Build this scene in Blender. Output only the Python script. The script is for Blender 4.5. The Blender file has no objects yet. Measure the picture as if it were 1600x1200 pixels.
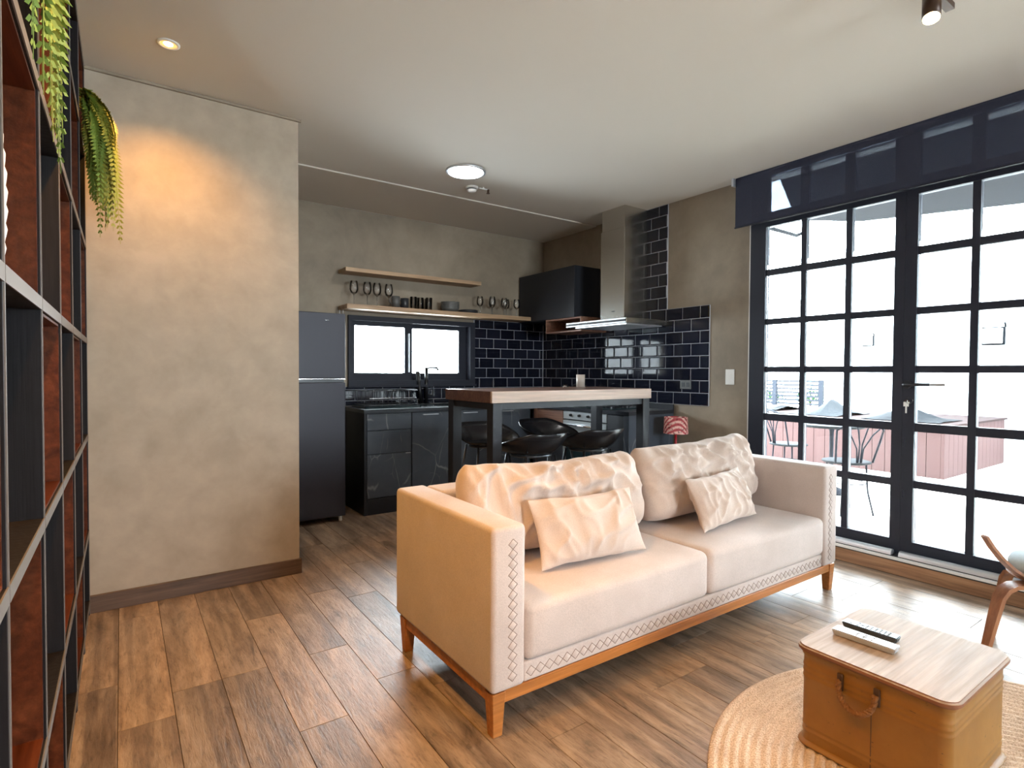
import bpy, bmesh, math, random
from mathutils import Vector, Matrix, noise
random.seed(7)
SC = bpy.context.scene
COL = SC.collection
PI = math.pi

# ------------------------------------------------------------------ camera
cam_d = bpy.data.cameras.new('camera')
cam = bpy.data.objects.new('camera', cam_d); COL.objects.link(cam)
cam_d.sensor_width = 36.0
cam_d.lens = 873.02 / 1600 * 36
cam_d.clip_start = 0.02
_r = Vector((0.819687, -0.572786, 0.00541)); _u = Vector((0.008132, 0.021079, 0.999745)); _f = Vector((0.572754, 0.819434, -0.021936))
cam.matrix_world = Matrix(((_r.x, _u.x, -_f.x, 0.0), (_r.y, _u.y, -_f.y, 0.0), (_r.z, _u.z, -_f.z, 1.2), (0, 0, 0, 1)))
SC.camera = cam

# ------------------------------------------------------------------ world, daylight, exposure
w = bpy.data.worlds.new('overcast_sky'); SC.world = w; w.use_nodes = True
bg = w.node_tree.nodes['Background']
bg.inputs[0].default_value = (0.86, 0.93, 1.0, 1)
bg.inputs[1].default_value = 34.0
SC.view_settings.view_transform = 'Standard'
SC.view_settings.look = 'None'
SC.view_settings.gamma = 1.0
SC.view_settings.use_curve_mapping = False
SC.view_settings.exposure = 0.64
SC.cycles.max_bounces = 10
SC.cycles.diffuse_bounces = 6
SC.cycles.transparent_max_bounces = 24
SC.cycles.use_denoising = True
SC.cycles.sample_clamp_indirect = 8.0

def portal(name, loc, rot, sx, sy):
    l = bpy.data.lights.new(name, 'AREA'); l.shape = 'RECTANGLE'; l.size = sx; l.size_y = sy
    l.cycles.is_portal = True
    o = bpy.data.objects.new(name, l); COL.objects.link(o); o.location = loc; o.rotation_euler = rot
    return o
portal('daylight_portal_terrace', (4.02, -0.73, 1.4), (0, math.radians(90), 0), 2.55, 6.3)
portal('daylight_portal_living', (2.35, -4.86, 1.6), (math.radians(90), 0, 0), 1.65, 1.35)
portal('daylight_portal_kitchen', (2.29, 5.16, 1.4), (math.radians(-90), 0, 0), 1.2, 0.5)

# ------------------------------------------------------------------ materials
MATS = {}
def nmat(name):
    m = bpy.data.materials.new(name); m.use_nodes = True
    nt = m.node_tree; b = nt.nodes['Principled BSDF']
    MATS[name] = m
    return m, nt, b
def simple(name, col, rough=0.5, metal=0.0, spec=None, emit=None, estr=0, bump=None, coat=0):
    m, nt, b = nmat(name)
    b.inputs['Base Color'].default_value = (*col, 1); b.inputs['Roughness'].default_value = rough; b.inputs['Metallic'].default_value = metal
    if spec is not None: b.inputs['Specular IOR Level'].default_value = spec
    if emit: b.inputs['Emission Color'].default_value = (*emit, 1); b.inputs['Emission Strength'].default_value = estr
    if coat: b.inputs['Coat Weight'].default_value = coat; b.inputs['Coat Roughness'].default_value = 0.08
    if bump:
        sc_, st, det = bump
        tc = nt.nodes.new('ShaderNodeTexCoord'); n = nt.nodes.new('ShaderNodeTexNoise'); n.inputs['Scale'].default_value = sc_; n.inputs['Detail'].default_value = det
        bp = nt.nodes.new('ShaderNodeBump'); bp.inputs['Strength'].default_value = st; bp.inputs['Distance'].default_value = 0.01
        nt.links.new(tc.outputs['Object'], n.inputs['Vector']); nt.links.new(n.outputs['Fac'], bp.inputs['Height']); nt.links.new(bp.outputs['Normal'], b.inputs['Normal'])
    return m
def ramp(nt, fac, stops):
    r = nt.nodes.new('ShaderNodeValToRGB'); e = r.color_ramp.elements
    while len(e) < len(stops): e.new(0.5)
    for k, (p, c) in enumerate(stops): e[k].position = p; e[k].color = (*c, 1)
    nt.links.new(fac, r.inputs['Fac']); return r
def coords(nt, scale=(1, 1, 1), rand=False, kind='Object'):
    tc = nt.nodes.new('ShaderNodeTexCoord'); mp = nt.nodes.new('ShaderNodeMapping'); mp.inputs['Scale'].default_value = scale
    nt.links.new(tc.outputs[kind], mp.inputs['Vector'])
    if rand:
        oi = nt.nodes.new('ShaderNodeObjectInfo'); mu = nt.nodes.new('ShaderNodeMath'); mu.operation = 'MULTIPLY'; mu.inputs[1].default_value = 57.0
        nt.links.new(oi.outputs['Random'], mu.inputs[0]); cb = nt.nodes.new('ShaderNodeCombineXYZ')
        for k in range(3): nt.links.new(mu.outputs[0], cb.inputs[k])
        nt.links.new(cb.outputs[0], mp.inputs['Location'])
    return mp.outputs['Vector']
def noise_n(nt, vec, scale, detail=4, rough=0.55, dist=0):
    n = nt.nodes.new('ShaderNodeTexNoise'); n.inputs['Scale'].default_value = scale; n.inputs['Detail'].default_value = detail
    n.inputs['Roughness'].default_value = rough; n.inputs['Distortion'].default_value = dist
    nt.links.new(vec, n.inputs['Vector']); return n.outputs['Fac']
def mixc(nt, fac, a, b, mode='MIX'):
    m = nt.nodes.new('ShaderNodeMix'); m.data_type = 'RGBA'; m.blend_type = mode
    if isinstance(fac, (int, float)): m.inputs[0].default_value = fac
    else: nt.links.new(fac, m.inputs[0])
    for i, v in ((6, a), (7, b)):
        if isinstance(v, tuple): m.inputs[i].default_value = (*v, 1)
        else: nt.links.new(v, m.inputs[i])
    return m.outputs[2]
def bump(nt, b, h, st=0.3, dist=0.01):
    bp = nt.nodes.new('ShaderNodeBump'); bp.inputs['Strength'].default_value = st; bp.inputs['Distance'].default_value = dist
    nt.links.new(h, bp.inputs['Height']); nt.links.new(bp.outputs['Normal'], b.inputs['Normal'])

def wood(name, dark, mid, light, axis=1, rough=0.45, scale=1.0, rand=True, bstr=0.25, tone=None, coat=0):
    m, nt, b = nmat(name)
    s = [14 * scale] * 3; s[axis] = 1.1 * scale
    v = coords(nt, tuple(s), rand)
    a = noise_n(nt, v, 1.6, 6, 0.62, 0.6)
    r = ramp(nt, a, [(0.28, dark), (0.5, mid), (0.74, light)])
    s2 = [60 * scale] * 3; s2[axis] = 2.0 * scale
    f = noise_n(nt, coords(nt, tuple(s2), rand), 1.0, 3, 0.6)
    r2 = ramp(nt, f, [(0.3, (0.72, 0.72, 0.72)), (0.7, (1.12, 1.12, 1.12))])
    c = mixc(nt, 1.0, r.outputs[0], r2.outputs[0], 'MULTIPLY')
    if tone:
        oi = nt.nodes.new('ShaderNodeObjectInfo'); tr = ramp(nt, oi.outputs['Random'], tone)
        c = mixc(nt, 1.0, c, tr.outputs[0], 'MULTIPLY')
    nt.links.new(c, b.inputs['Base Color']); b.inputs['Roughness'].default_value = rough
    if coat: b.inputs['Coat Weight'].default_value = coat; b.inputs['Coat Roughness'].default_value = 0.15
    bump(nt, b, f, bstr, 0.004)
    return m

def plaster(name, c1, c2, c3, rough=0.75):
    m, nt, b = nmat(name)
    v = coords(nt)
    a = noise_n(nt, v, 1.3, 7, 0.62, 0.5); r = ramp(nt, a, [(0.3, c1), (0.5, c2), (0.72, c3)])
    f = noise_n(nt, v, 7.0, 5, 0.6, 0.2); r2 = ramp(nt, f, [(0.3, (0.88, 0.88, 0.87)), (0.7, (1.07, 1.07, 1.07))])
    nt.links.new(mixc(nt, 1.0, r.outputs[0], r2.outputs[0], 'MULTIPLY'), b.inputs['Base Color'])
    b.inputs['Roughness'].default_value = rough
    bump(nt, b, f, 0.08, 0.01)
    return m
plaster('burnt_cement', (0.205, 0.164, 0.117), (0.265, 0.213, 0.153), (0.322, 0.264, 0.196), 0.62)
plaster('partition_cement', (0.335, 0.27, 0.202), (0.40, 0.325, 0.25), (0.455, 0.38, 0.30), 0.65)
simple('ceiling_paint', (0.62, 0.575, 0.505), 0.8)
simple('white_render', (0.50, 0.55, 0.57), 0.9, bump=(40, 0.2, 4))
simple('terrace_tile', (0.62, 0.585, 0.52), 0.6, bump=(12, 0.1, 4))

# floor: wood-look planks
def floor_mat():
    m, nt, b = nmat('plank_floor')
    v = coords(nt, (10, 2.3, 10), True)
    a = noise_n(nt, v, 1.5, 9, 0.70, 0.5)
    r = ramp(nt, a, [(0.25, (0.085, 0.066, 0.054)), (0.40, (0.215, 0.155, 0.108)), (0.55, (0.325, 0.245, 0.178)), (0.78, (0.46, 0.37, 0.295))])
    st = coords(nt, (1, 0.02, 0.001), True); sn = noise_n(nt, st, 22, 0, 0.5)
    sr = ramp(nt, sn, [(0.36, (0.68, 0.66, 0.66)), (0.47, (1, 1, 1)), (0.60, (1.0, 0.98, 0.96)), (0.66, (1.18, 1.14, 1.1))])
    bl = noise_n(nt, coords(nt, (8, 2.4, 8), True), 1.2, 6, 0.7, 0.6)
    br = ramp(nt, bl, [(0.30, (0.36, 0.35, 0.36)), (0.40, (0.92, 0.92, 0.92)), (0.5, (1, 1, 1)), (1.0, (1.08, 1.05, 1.0))])
    fn = noise_n(nt, coords(nt, (95, 13, 95), True), 1.0, 5, 0.72, 0.3)
    fr_ = ramp(nt, fn, [(0.34, (0.62, 0.60, 0.58)), (0.48, (1, 1, 1)), (0.8, (1.12, 1.12, 1.12))])
    oi = nt.nodes.new('ShaderNodeObjectInfo')
    tr = ramp(nt, oi.outputs['Random'], [(0.0, (0.78, 0.78, 0.80)), (0.35, (1.08, 1.02, 0.97)), (0.7, (0.92, 0.90, 0.89)), (1.0, (1.25, 1.16, 1.06))])
    c = r.outputs[0]
    for k in (sr, br, fr_, tr): c = mixc(nt, 1.0, c, k.outputs[0], 'MULTIPLY')
    nt.links.new(c, b.inputs['Base Color'])
    rr = ramp(nt, fn, [(0.3, (0.29, 0.29, 0.29)), (0.7, (0.43, 0.43, 0.43))])
    nt.links.new(rr.outputs[0], b.inputs['Roughness'])
    b.inputs['Specular IOR Level'].default_value = 0.5
    bump(nt, b, fn, 0.5, 0.004)
floor_mat()
simple('grout_dark', (0.07, 0.055, 0.045), 0.95, spec=0.1)
wood('baseboard_wood', (0.06, 0.034, 0.022), (0.12, 0.07, 0.045), (0.19, 0.115, 0.075), axis=0, rough=0.5)
wood('step_wood', (0.17, 0.08, 0.04), (0.34, 0.18, 0.095), (0.48, 0.28, 0.16), axis=1, rough=0.45)

def tile_mat():
    m, nt, b = nmat('black_glazed_tile')
    oi = nt.nodes.new('ShaderNodeObjectInfo')
    r = ramp(nt, oi.outputs['Random'], [(0, (0.006, 0.007, 0.014)), (1, (0.014, 0.016, 0.028))])
    nt.links.new(r.outputs[0], b.inputs['Base Color']); b.inputs['Roughness'].default_value = 0.05
    n = noise_n(nt, coords(nt, (1, 1, 1), True), 12, 2, 0.5); bump(nt, b, n, 0.05, 0.004)
tile_mat()
simple('light_grout', (0.42, 0.43, 0.48), 0.85)
def marble():
    m, nt, b = nmat('black_marble')
    v = coords(nt, (1, 1, 1), True)
    def crack(scale, dist, wd, seed):
        mp = nt.nodes.new('ShaderNodeMapping'); mp.inputs['Location'].default_value = (seed, seed * 1.7, seed * 0.3); mp.inputs['Rotation'].default_value = (0.3 * seed, 0.5, 0.2 * seed); mp.inputs['Scale'].default_value = (1, 1, 0.55)
        nt.links.new(v, mp.inputs['Vector'])
        nz = nt.nodes.new('ShaderNodeTexNoise'); nz.inputs['Scale'].default_value = 3.0; nz.inputs['Detail'].default_value = 4; nt.links.new(mp.outputs[0], nz.inputs['Vector'])
        ad = nt.nodes.new('ShaderNodeVectorMath'); ad.operation = 'MULTIPLY_ADD'; ad.inputs[1].default_value = (dist, dist, dist); nt.links.new(nz.outputs['Color'], ad.inputs[0]); nt.links.new(mp.outputs[0], ad.inputs[2])
        vo = nt.nodes.new('ShaderNodeTexVoronoi'); vo.feature = 'DISTANCE_TO_EDGE'; vo.inputs['Scale'].default_value = scale; nt.links.new(ad.outputs[0], vo.inputs['Vector'])
        return ramp(nt, vo.outputs['Distance'], [(0.0, (1, 1, 1)), (wd * 0.4, (0.7, 0.7, 0.7)), (wd, (0, 0, 0))])
    r = crack(2.1, 0.14, 0.010, 1.3); r2 = crack(4.3, 0.10, 0.014, 4.1)
    br = noise_n(nt, v, 2.6, 2, 0.5); brr = ramp(nt, br, [(0.42, (0, 0, 0)), (0.60, (0.60, 0.60, 0.60))])
    br2 = noise_n(nt, v, 4.4, 2, 0.5); brr2 = ramp(nt, br2, [(0.50, (0, 0, 0)), (0.64, (0.45, 0.45, 0.45))])
    vein = mixc(nt, 1.0, mixc(nt, 1.0, r.outputs[0], brr.outputs[0], 'MULTIPLY'), mixc(nt, 1.0, r2.outputs[0], brr2.outputs[0], 'MULTIPLY'), 'ADD')
    cl = noise_n(nt, v, 4, 5, 0.6); base = ramp(nt, cl, [(0.3, (0.052, 0.063, 0.080)), (0.7, (0.080, 0.094, 0.115))])
    c = mixc(nt, vein, base.outputs[0], (0.42, 0.42, 0.42))
    nt.links.new(c, b.inputs['Base Color']); b.inputs['Roughness'].default_value = 0.38
marble()
simple('black_metal', (0.016, 0.017, 0.022), 0.42, spec=0.5)
simple('window_frame_paint', (0.017, 0.019, 0.030), 0.55, spec=0.3)
simple('fridge_steel', (0.032, 0.031, 0.042), 0.45, metal=0.2)
simple('matt_black_cabinet', (0.010, 0.011, 0.016), 0.5)
simple('black_plastic', (0.010, 0.010, 0.012), 0.28)
simple('stool_shell_black', (0.008, 0.008, 0.010), 0.24)
simple('stool_leg_steel', (0.10, 0.105, 0.115), 0.3, metal=0.7)
simple('brushed_steel', (0.62, 0.60, 0.55), 0.25, metal=1.0, bump=(90, 0.05, 2))
simple('aluminium', (0.72, 0.74, 0.78), 0.35, metal=0.8)
simple('white_plastic', (0.78, 0.77, 0.74), 0.4)
simple('worktop_black', (0.020, 0.022, 0.028), 0.28, bump=(30, 0.05, 3))
wood('shelf_oak', (0.30, 0.185, 0.10), (0.42, 0.27, 0.155), (0.52, 0.35, 0.21), axis=0, rough=0.5)
wood('niche_wood', (0.16, 0.07, 0.045), (0.25, 0.12, 0.075), (0.33, 0.17, 0.11), axis=1, rough=0.5)
wood('bar_wood_shaded', (0.11, 0.055, 0.042), (0.16, 0.085, 0.062), (0.22, 0.125, 0.095), axis=0, rough=0.32)  # darker copy of the bar wood: shade painted into top and end
wood('bar_wood_lit', (0.52, 0.37, 0.29), (0.62, 0.46, 0.37), (0.70, 0.54, 0.45), axis=0, rough=0.4)  # lighter copy of the bar wood: light painted onto the front edge
wood('bookshelf_wood', (0.045, 0.010, 0.003), (0.082, 0.019, 0.006), (0.125, 0.033, 0.011), axis=1, rough=0.42)
wood('bookshelf_dark', (0.006, 0.005, 0.006), (0.009, 0.007, 0.008), (0.014, 0.010, 0.010), axis=2, rough=0.6)
MATS['bookshelf_wood'].node_tree.nodes['Principled BSDF'].inputs['Specular IOR Level'].default_value = 0.15
MATS['bookshelf_dark'].node_tree.nodes['Principled BSDF'].inputs['Specular IOR Level'].default_value = 0.2
simple('bookshelf_edge', (0.13, 0.115, 0.105), 0.5)
wood('sofa_wood', (0.34, 0.11, 0.022), (0.46, 0.165, 0.036), (0.56, 0.225, 0.06), axis=0, rough=0.35)
def fabric(name, c1, c2, sc=260, st=0.25):
    m, nt, b = nmat(name)
    v = coords(nt)
    a = noise_n(nt, v, 5, 5, 0.65); f = noise_n(nt, v, sc, 2, 0.6)
    r = ramp(nt, a, [(0.3, c1), (0.7, c2)]); r2 = ramp(nt, f, [(0.3, (0.88, 0.88, 0.88)), (0.7, (1.06, 1.06, 1.06))])
    nt.links.new(mixc(nt, 1.0, r.outputs[0], r2.outputs[0], 'MULTIPLY'), b.inputs['Base Color'])
    b.inputs['Roughness'].default_value = 0.9; b.inputs['Sheen Weight'].default_value = 0.25; b.inputs['Sheen Roughness'].default_value = 0.5
    bump(nt, b, f, st, 0.002)
fabric('sofa_fabric', (0.555, 0.455, 0.41), (0.635, 0.53, 0.485))
fabric('cushion_fabric', (0.58, 0.455, 0.385), (0.66, 0.53, 0.455), 320, 0.2)
fabric('seat_pad_fabric', (0.36, 0.44, 0.48), (0.46, 0.54, 0.58))
def jute():
    m, nt, b = nmat('jute')
    tc = nt.nodes.new('ShaderNodeTexCoord')
    v = coords(nt)
    a = noise_n(nt, v, 9, 4, 0.6); f = noise_n(nt, v, 170, 2, 0.6)
    r = ramp(nt, a, [(0.3, (0.54, 0.41, 0.31)), (0.7, (0.71, 0.575, 0.455))]); r2 = ramp(nt, f, [(0.35, (0.72, 0.68, 0.64)), (0.62, (1.1, 1.1, 1.1))])
    nt.links.new(mixc(nt, 1.0, r.outputs[0], r2.outputs[0], 'MULTIPLY'), b.inputs['Base Color']); b.inputs['Roughness'].default_value = 0.95
    bump(nt, b, f, 0.7, 0.006)
jute()
def tin():
    m, nt, b = nmat('painted_tin')
    v = coords(nt)
    a = noise_n(nt, v, 6, 5, 0.6); r = ramp(nt, a, [(0.3, (0.20, 0.085, 0.011)), (0.7, (0.27, 0.125, 0.02))])
    f = noise_n(nt, coords(nt, (30, 30, 90)), 1.0, 5, 0.7, 0.5); wr = ramp(nt, f, [(0.655, (0, 0, 0)), (0.69, (1, 1, 1))])
    nt.links.new(mixc(nt, wr.outputs[0], r.outputs[0], (0.05, 0.025, 0.012)), b.inputs['Base Color']); b.inputs['Roughness'].default_value = 0.42
    bump(nt, b, a, 0.12, 0.01)
tin()
wood('trunk_lid_wood', (0.28, 0.19, 0.13), (0.365, 0.27, 0.20), (0.44, 0.35, 0.28), axis=0, rough=0.62, scale=1.4)
wood('trunk_lid_edge', (0.12, 0.045, 0.02), (0.20, 0.075, 0.034), (0.27, 0.11, 0.05), axis=1, rough=0.45)
simple('stitching', (0.27, 0.19, 0.15), 0.9)
simple('rope', (0.20, 0.085, 0.025), 0.9, bump=(150, 0.5, 2))
simple('rusty_iron', (0.06, 0.03, 0.018), 0.6)
wood('chair_plywood', (0.22, 0.085, 0.035), (0.32, 0.135, 0.058), (0.40, 0.18, 0.085), axis=2, rough=0.35)
simple('fern_green', (0.15, 0.22, 0.03), 0.55)
simple('fern_yellow_green', (0.27, 0.27, 0.035), 0.55)
simple('planter_black', (0.012, 0.012, 0.013), 0.5)
simple('ceramic_white', (0.80, 0.79, 0.78), 0.3)
simple('ceramic_dark', (0.03, 0.032, 0.036), 0.35)
simple('ceramic_grey', (0.09, 0.09, 0.085), 0.4)
simple('ceramic_beige', (0.55, 0.48, 0.42), 0.4)
simple('red_enamel', (0.42, 0.012, 0.022), 0.35)
simple('orange_enamel', (0.60, 0.07, 0.02), 0.4)
simple('remote_silver', (0.46, 0.46, 0.48), 0.35)
simple('remote_dark', (0.055, 0.07, 0.085), 0.3)
simple('remote_button', (0.20, 0.22, 0.25), 0.5)
simple('chrome', (0.85, 0.85, 0.86), 0.12, metal=1.0)
simple('oven_steel', (0.66, 0.70, 0.72), 0.28, metal=0.55)
simple('oven_glass', (0.02, 0.035, 0.04), 0.08)
simple('deck_wood', (0.052, 0.032, 0.0315), 0.7, spec=0.02, bump=(25, 0.2, 4))
simple('deck_wood_pale', (0.021, 0.0135, 0.013), 0.7, spec=0.02)
simple('patio_iron', (0.016, 0.0185, 0.024), 0.5, spec=0.02)
simple('cover_dark', (0.005, 0.0058, 0.007), 0.6, spec=0.02)
simple('cover_pale', (0.017, 0.019, 0.021), 0.7, spec=0.02)
simple('awning_metal', (0.012, 0.013, 0.016), 0.9, spec=0.05)
simple('shrub_leaf', (0.013, 0.034, 0.012), 0.6, spec=0.02)
simple('lamp_warm', (1, 0.8, 0.5), 0.5, emit=(1.0, 0.66, 0.30), estr=40)
simple('lamp_halo_glow', (0.8, 0.6, 0.35), 0.3, emit=(1.0, 0.50, 0.14), estr=0.75)  # dim orange emission that paints the warm halo round the bulb
simple('lamp_white', (1, 1, 1), 0.5, emit=(1.0, 0.98, 0.95), estr=45)
simple('spot_body_bronze', (0.05, 0.022, 0.010), 0.4, metal=0.3)
simple('hood_light', (1, 1, 1), 0.5, emit=(0.95, 1.0, 0.93), estr=1.6)
def glass_pane(name, tint=(0.93, 0.96, 0.96), refl=0.9, rough=0.02):
    m, nt, b = nmat(name); nt.nodes.remove(b); out = nt.nodes['Material Output']
    t = nt.nodes.new('ShaderNodeBsdfTransparent'); t.inputs[0].default_value = (*tint, 1)
    g = nt.nodes.new('ShaderNodeBsdfGlossy'); g.inputs['Roughness'].default_value = rough
    lw = nt.nodes.new('ShaderNodeFresnel'); lw.inputs[0].default_value = 1.45
    mu = nt.nodes.new('ShaderNodeMath'); mu.operation = 'MULTIPLY'; mu.inputs[1].default_value = refl; nt.links.new(lw.outputs[0], mu.inputs[0])
    mx = nt.nodes.new('ShaderNodeMixShader'); nt.links.new(mu.outputs[0], mx.inputs[0]); nt.links.new(t.outputs[0], mx.inputs[1]); nt.links.new(g.outputs[0], mx.inputs[2])
    nt.links.new(mx.outputs[0], out.inputs[0])
glass_pane('window_glass')
glass_pane('drinking_glass', (0.985, 0.985, 0.985), 1.3, 0.13)
def screen_fabric():
    m, nt, b = nmat('screen_fabric'); out = nt.nodes['Material Output']
    b.inputs['Base Color'].default_value = (0.03, 0.034, 0.06, 1); b.inputs['Roughness'].default_value = 0.85
    t = nt.nodes.new('ShaderNodeBsdfTransparent'); t.inputs[0].default_value = (0.8, 0.88, 1.0, 1)
    mx = nt.nodes.new('ShaderNodeMixShader'); mx.inputs[0].default_value = 0.20
    nt.links.new(b.outputs[0], mx.inputs[1]); nt.links.new(t.outputs[0], mx.inputs[2]); nt.links.new(mx.outputs[0], out.inputs[0])
screen_fabric()
def shade_print():
    m, nt, b = nmat('printed_lampshade')
    v = coords(nt, (1, 1, 1))
    wv = nt.nodes.new('ShaderNodeTexWave'); wv.wave_type = 'BANDS'; wv.bands_direction = 'DIAGONAL'; wv.inputs['Scale'].default_value = 14; wv.inputs['Distortion'].default_value = 2.5; wv.inputs['Detail'].default_value = 3
    nt.links.new(v, wv.inputs['Vector'])
    r = ramp(nt, wv.outputs['Fac'], [(0.2, (0.45, 0.06, 0.07)), (0.45, (0.66, 0.22, 0.20)), (0.75, (0.80, 0.50, 0.44))])
    n = noise_n(nt, v, 70, 2, 0.5); r2 = ramp(nt, n, [(0.36, (0.35, 0.25, 0.25)), (0.45, (1, 1, 1))])
    nt.links.new(mixc(nt, 1.0, r.outputs[0], r2.outputs[0], 'MULTIPLY'), b.inputs['Base Color']); b.inputs['Roughness'].default_value = 0.7
shade_print()

# ------------------------------------------------------------------ geometry helpers
def box(bm, x0, x1, y0, y1, z0, z1):
    vs = [bm.verts.new((x, y, z)) for x in (x0, x1) for y in (y0, y1) for z in (z0, z1)]
    for f in ((0, 1, 3, 2), (4, 6, 7, 5), (0, 4, 5, 1), (2, 3, 7, 6), (0, 2, 6, 4), (1, 5, 7, 3)): bm.faces.new([vs[i] for i in f])
    return vs
def B(*a, bev=0.0, seg=2):
    bm = bmesh.new(); box(bm, *a)
    if bev: bmesh.ops.bevel(bm, geom=list(bm.edges), offset=bev, segments=seg, profile=0.5, affect='EDGES')
    bmesh.ops.recalc_face_normals(bm, faces=bm.faces); return bm
def orient(d):
    d = Vector(d).normalized(); up = Vector((0, 0, 1)) if abs(d.z) < 0.95 else Vector((1, 0, 0))
    a = d.cross(up).normalized(); return a, d.cross(a).normalized()
def tube(pts, r, n=8, closed=False, r2=None, bm=None, cap=True):
    bm = bm or bmesh.new(); pts = [Vector(p) for p in pts]; N = len(pts); rings = []
    for i, p in enumerate(pts):
        d = (pts[(i + 1) % N] - pts[i - 1]) if closed else (pts[min(i + 1, N - 1)] - pts[max(i - 1, 0)])
        a, b = orient(d)
        if rings:
            pa = prev_a - d.normalized() * prev_a.dot(d.normalized())
            if pa.length > 1e-5: a = pa.normalized(); b = d.normalized().cross(a)
        prev_a = a
        rr = r if r2 is None else r + (r2 - r) * i / max(N - 1, 1)
        rings.append([bm.verts.new(p + (a * math.cos(2 * PI * k / n) + b * math.sin(2 * PI * k / n)) * rr) for k in range(n)])
    for i in range(N if closed else N - 1):
        A, Bq = rings[i], rings[(i + 1) % N]
        for k in range(n): bm.faces.new((A[k], A[(k + 1) % n], Bq[(k + 1) % n], Bq[k]))
    if not closed and cap: bm.faces.new(rings[0][::-1]); bm.faces.new(rings[-1])
    bmesh.ops.recalc_face_normals(bm, faces=bm.faces)
    return bm
def lathe(prof, n=32, c=(0, 0, 0), bm=None):
    bm = bm or bmesh.new(); rings = []
    for r, z in prof:
        if r < 1e-6: rings.append([bm.verts.new((c[0], c[1], c[2] + z))])
        else: rings.append([bm.verts.new((c[0] + r * math.cos(2 * PI * k / n), c[1] + r * math.sin(2 * PI * k / n), c[2] + z)) for k in range(n)])
    for A, Bq in zip(rings, rings[1:]):
        for k in range(n):
            q = (A[k % len(A)], A[(k + 1) % len(A)], Bq[(k + 1) % len(Bq)], Bq[k % len(Bq)])
            q = list(dict.fromkeys(q))
            if len(q) > 2: bm.faces.new(q)
    bmesh.ops.recalc_face_normals(bm, faces=bm.faces)
    return bm
def prism(poly, z0, z1, bm=None):
    bm = bm or bmesh.new()
    a = [bm.verts.new((x, y, z0)) for x, y in poly]; b = [bm.verts.new((x, y, z1)) for x, y in poly]
    n = len(poly); bm.faces.new(a[::-1]); bm.faces.new(b)
    for k in range(n): bm.faces.new((a[k], a[(k + 1) % n], b[(k + 1) % n], b[k]))
    bmesh.ops.recalc_face_normals(bm, faces=bm.faces); return bm
def xf(bm, M): bm.transform(M); return bm
def rrect(x0, x1, y0, y1, r, n=5):
    out = []
    for cx, cy, a0 in ((x1 - r, y1 - r, 0), (x0 + r, y1 - r, 90), (x0 + r, y0 + r, 180), (x1 - r, y0 + r, 270)):
        for k in range(n + 1):
            a = math.radians(a0 + 90 * k / n); out.append((cx + r * math.cos(a), cy + r * math.sin(a)))
    return out
ORIG = {}
def obj(name, bm, mat, parent=None, smooth=False, world=True):
    me = bpy.data.meshes.new(name)
    if parent is not None and world:
        o = parent
        off = Vector((0, 0, 0))
        while o is not None: off += Vector(o.location); o = o.parent
        bmesh.ops.translate(bm, verts=bm.verts, vec=-off)
    bm.to_mesh(me); bm.free()
    if smooth:
        for p in me.polygons: p.use_smooth = True
        if smooth != 'all':
            me.update()
    me.materials.append(MATS[mat] if isinstance(mat, str) else mat)
    o = bpy.data.objects.new(name, me); COL.objects.link(o)
    if parent is not None: o.parent = parent
    return o
def sharp(o, deg=40):
    me = o.data; b = bmesh.new(); b.from_mesh(me)
    for e in b.edges:
        if len(e.link_faces) == 2 and e.calc_face_angle(0) > math.radians(deg): e.smooth = False
    for f in b.faces: f.smooth = True
    b.to_mesh(me); b.free(); return o
def meshcopy(me, name, loc, parent, rot=(0, 0, 0), scale=(1, 1, 1)):
    o = bpy.data.objects.new(name, me); COL.objects.link(o); o.parent = parent
    o.location = loc; o.rotation_euler = rot; o.scale = scale; return o
def thing(name, label, cat, loc=(0, 0, 0), group=None, kind=None):
    o = bpy.data.objects.new(name, None); COL.objects.link(o); o.empty_display_size = 0.1; o.location = loc
    return tag(o, label, cat, group, kind)
def tag(o, label, cat, group=None, kind=None):
    o['label'] = label; o['category'] = cat
    if group: o['group'] = group
    if kind: o['kind'] = kind
    return o
def copy_tree(o, parent=None):
    c = o.copy(); COL.objects.link(c); c.parent = parent
    for ch in list(o.children): copy_tree(ch, c)
    return c
def wall_grid(axis, pos0, pos1, us, vs, holes):
    """one connected slab with rectangular openings; us/vs are cut lines, holes = set of (i, j) cells left open"""
    bm = bmesh.new(); cache = {}
    def V(s, i, j):
        k = (s, i, j)
        if k not in cache:
            p = pos0 if s == 0 else pos1
            cache[k] = bm.verts.new((p, us[i], vs[j]) if axis == 'x' else (us[i], p, vs[j]))
        return cache[k]
    ok = lambda i, j: 0 <= i < len(us) - 1 and 0 <= j < len(vs) - 1 and (i, j) not in holes
    for i in range(len(us) - 1):
        for j in range(len(vs) - 1):
            if not ok(i, j): continue
            for s in (0, 1): bm.faces.new((V(s, i, j), V(s, i + 1, j), V(s, i + 1, j + 1), V(s, i, j + 1)))
            for (di, dj, a, b) in ((-1, 0, (i, j), (i, j + 1)), (1, 0, (i + 1, j), (i + 1, j + 1)), (0, -1, (i, j), (i + 1, j)), (0, 1, (i, j + 1), (i + 1, j + 1))):
                if not ok(i + di, j + dj): bm.faces.new((V(0, *a), V(0, *b), V(1, *b), V(1, *a)))
    bmesh.ops.recalc_face_normals(bm, faces=bm.faces); return bm

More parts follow.
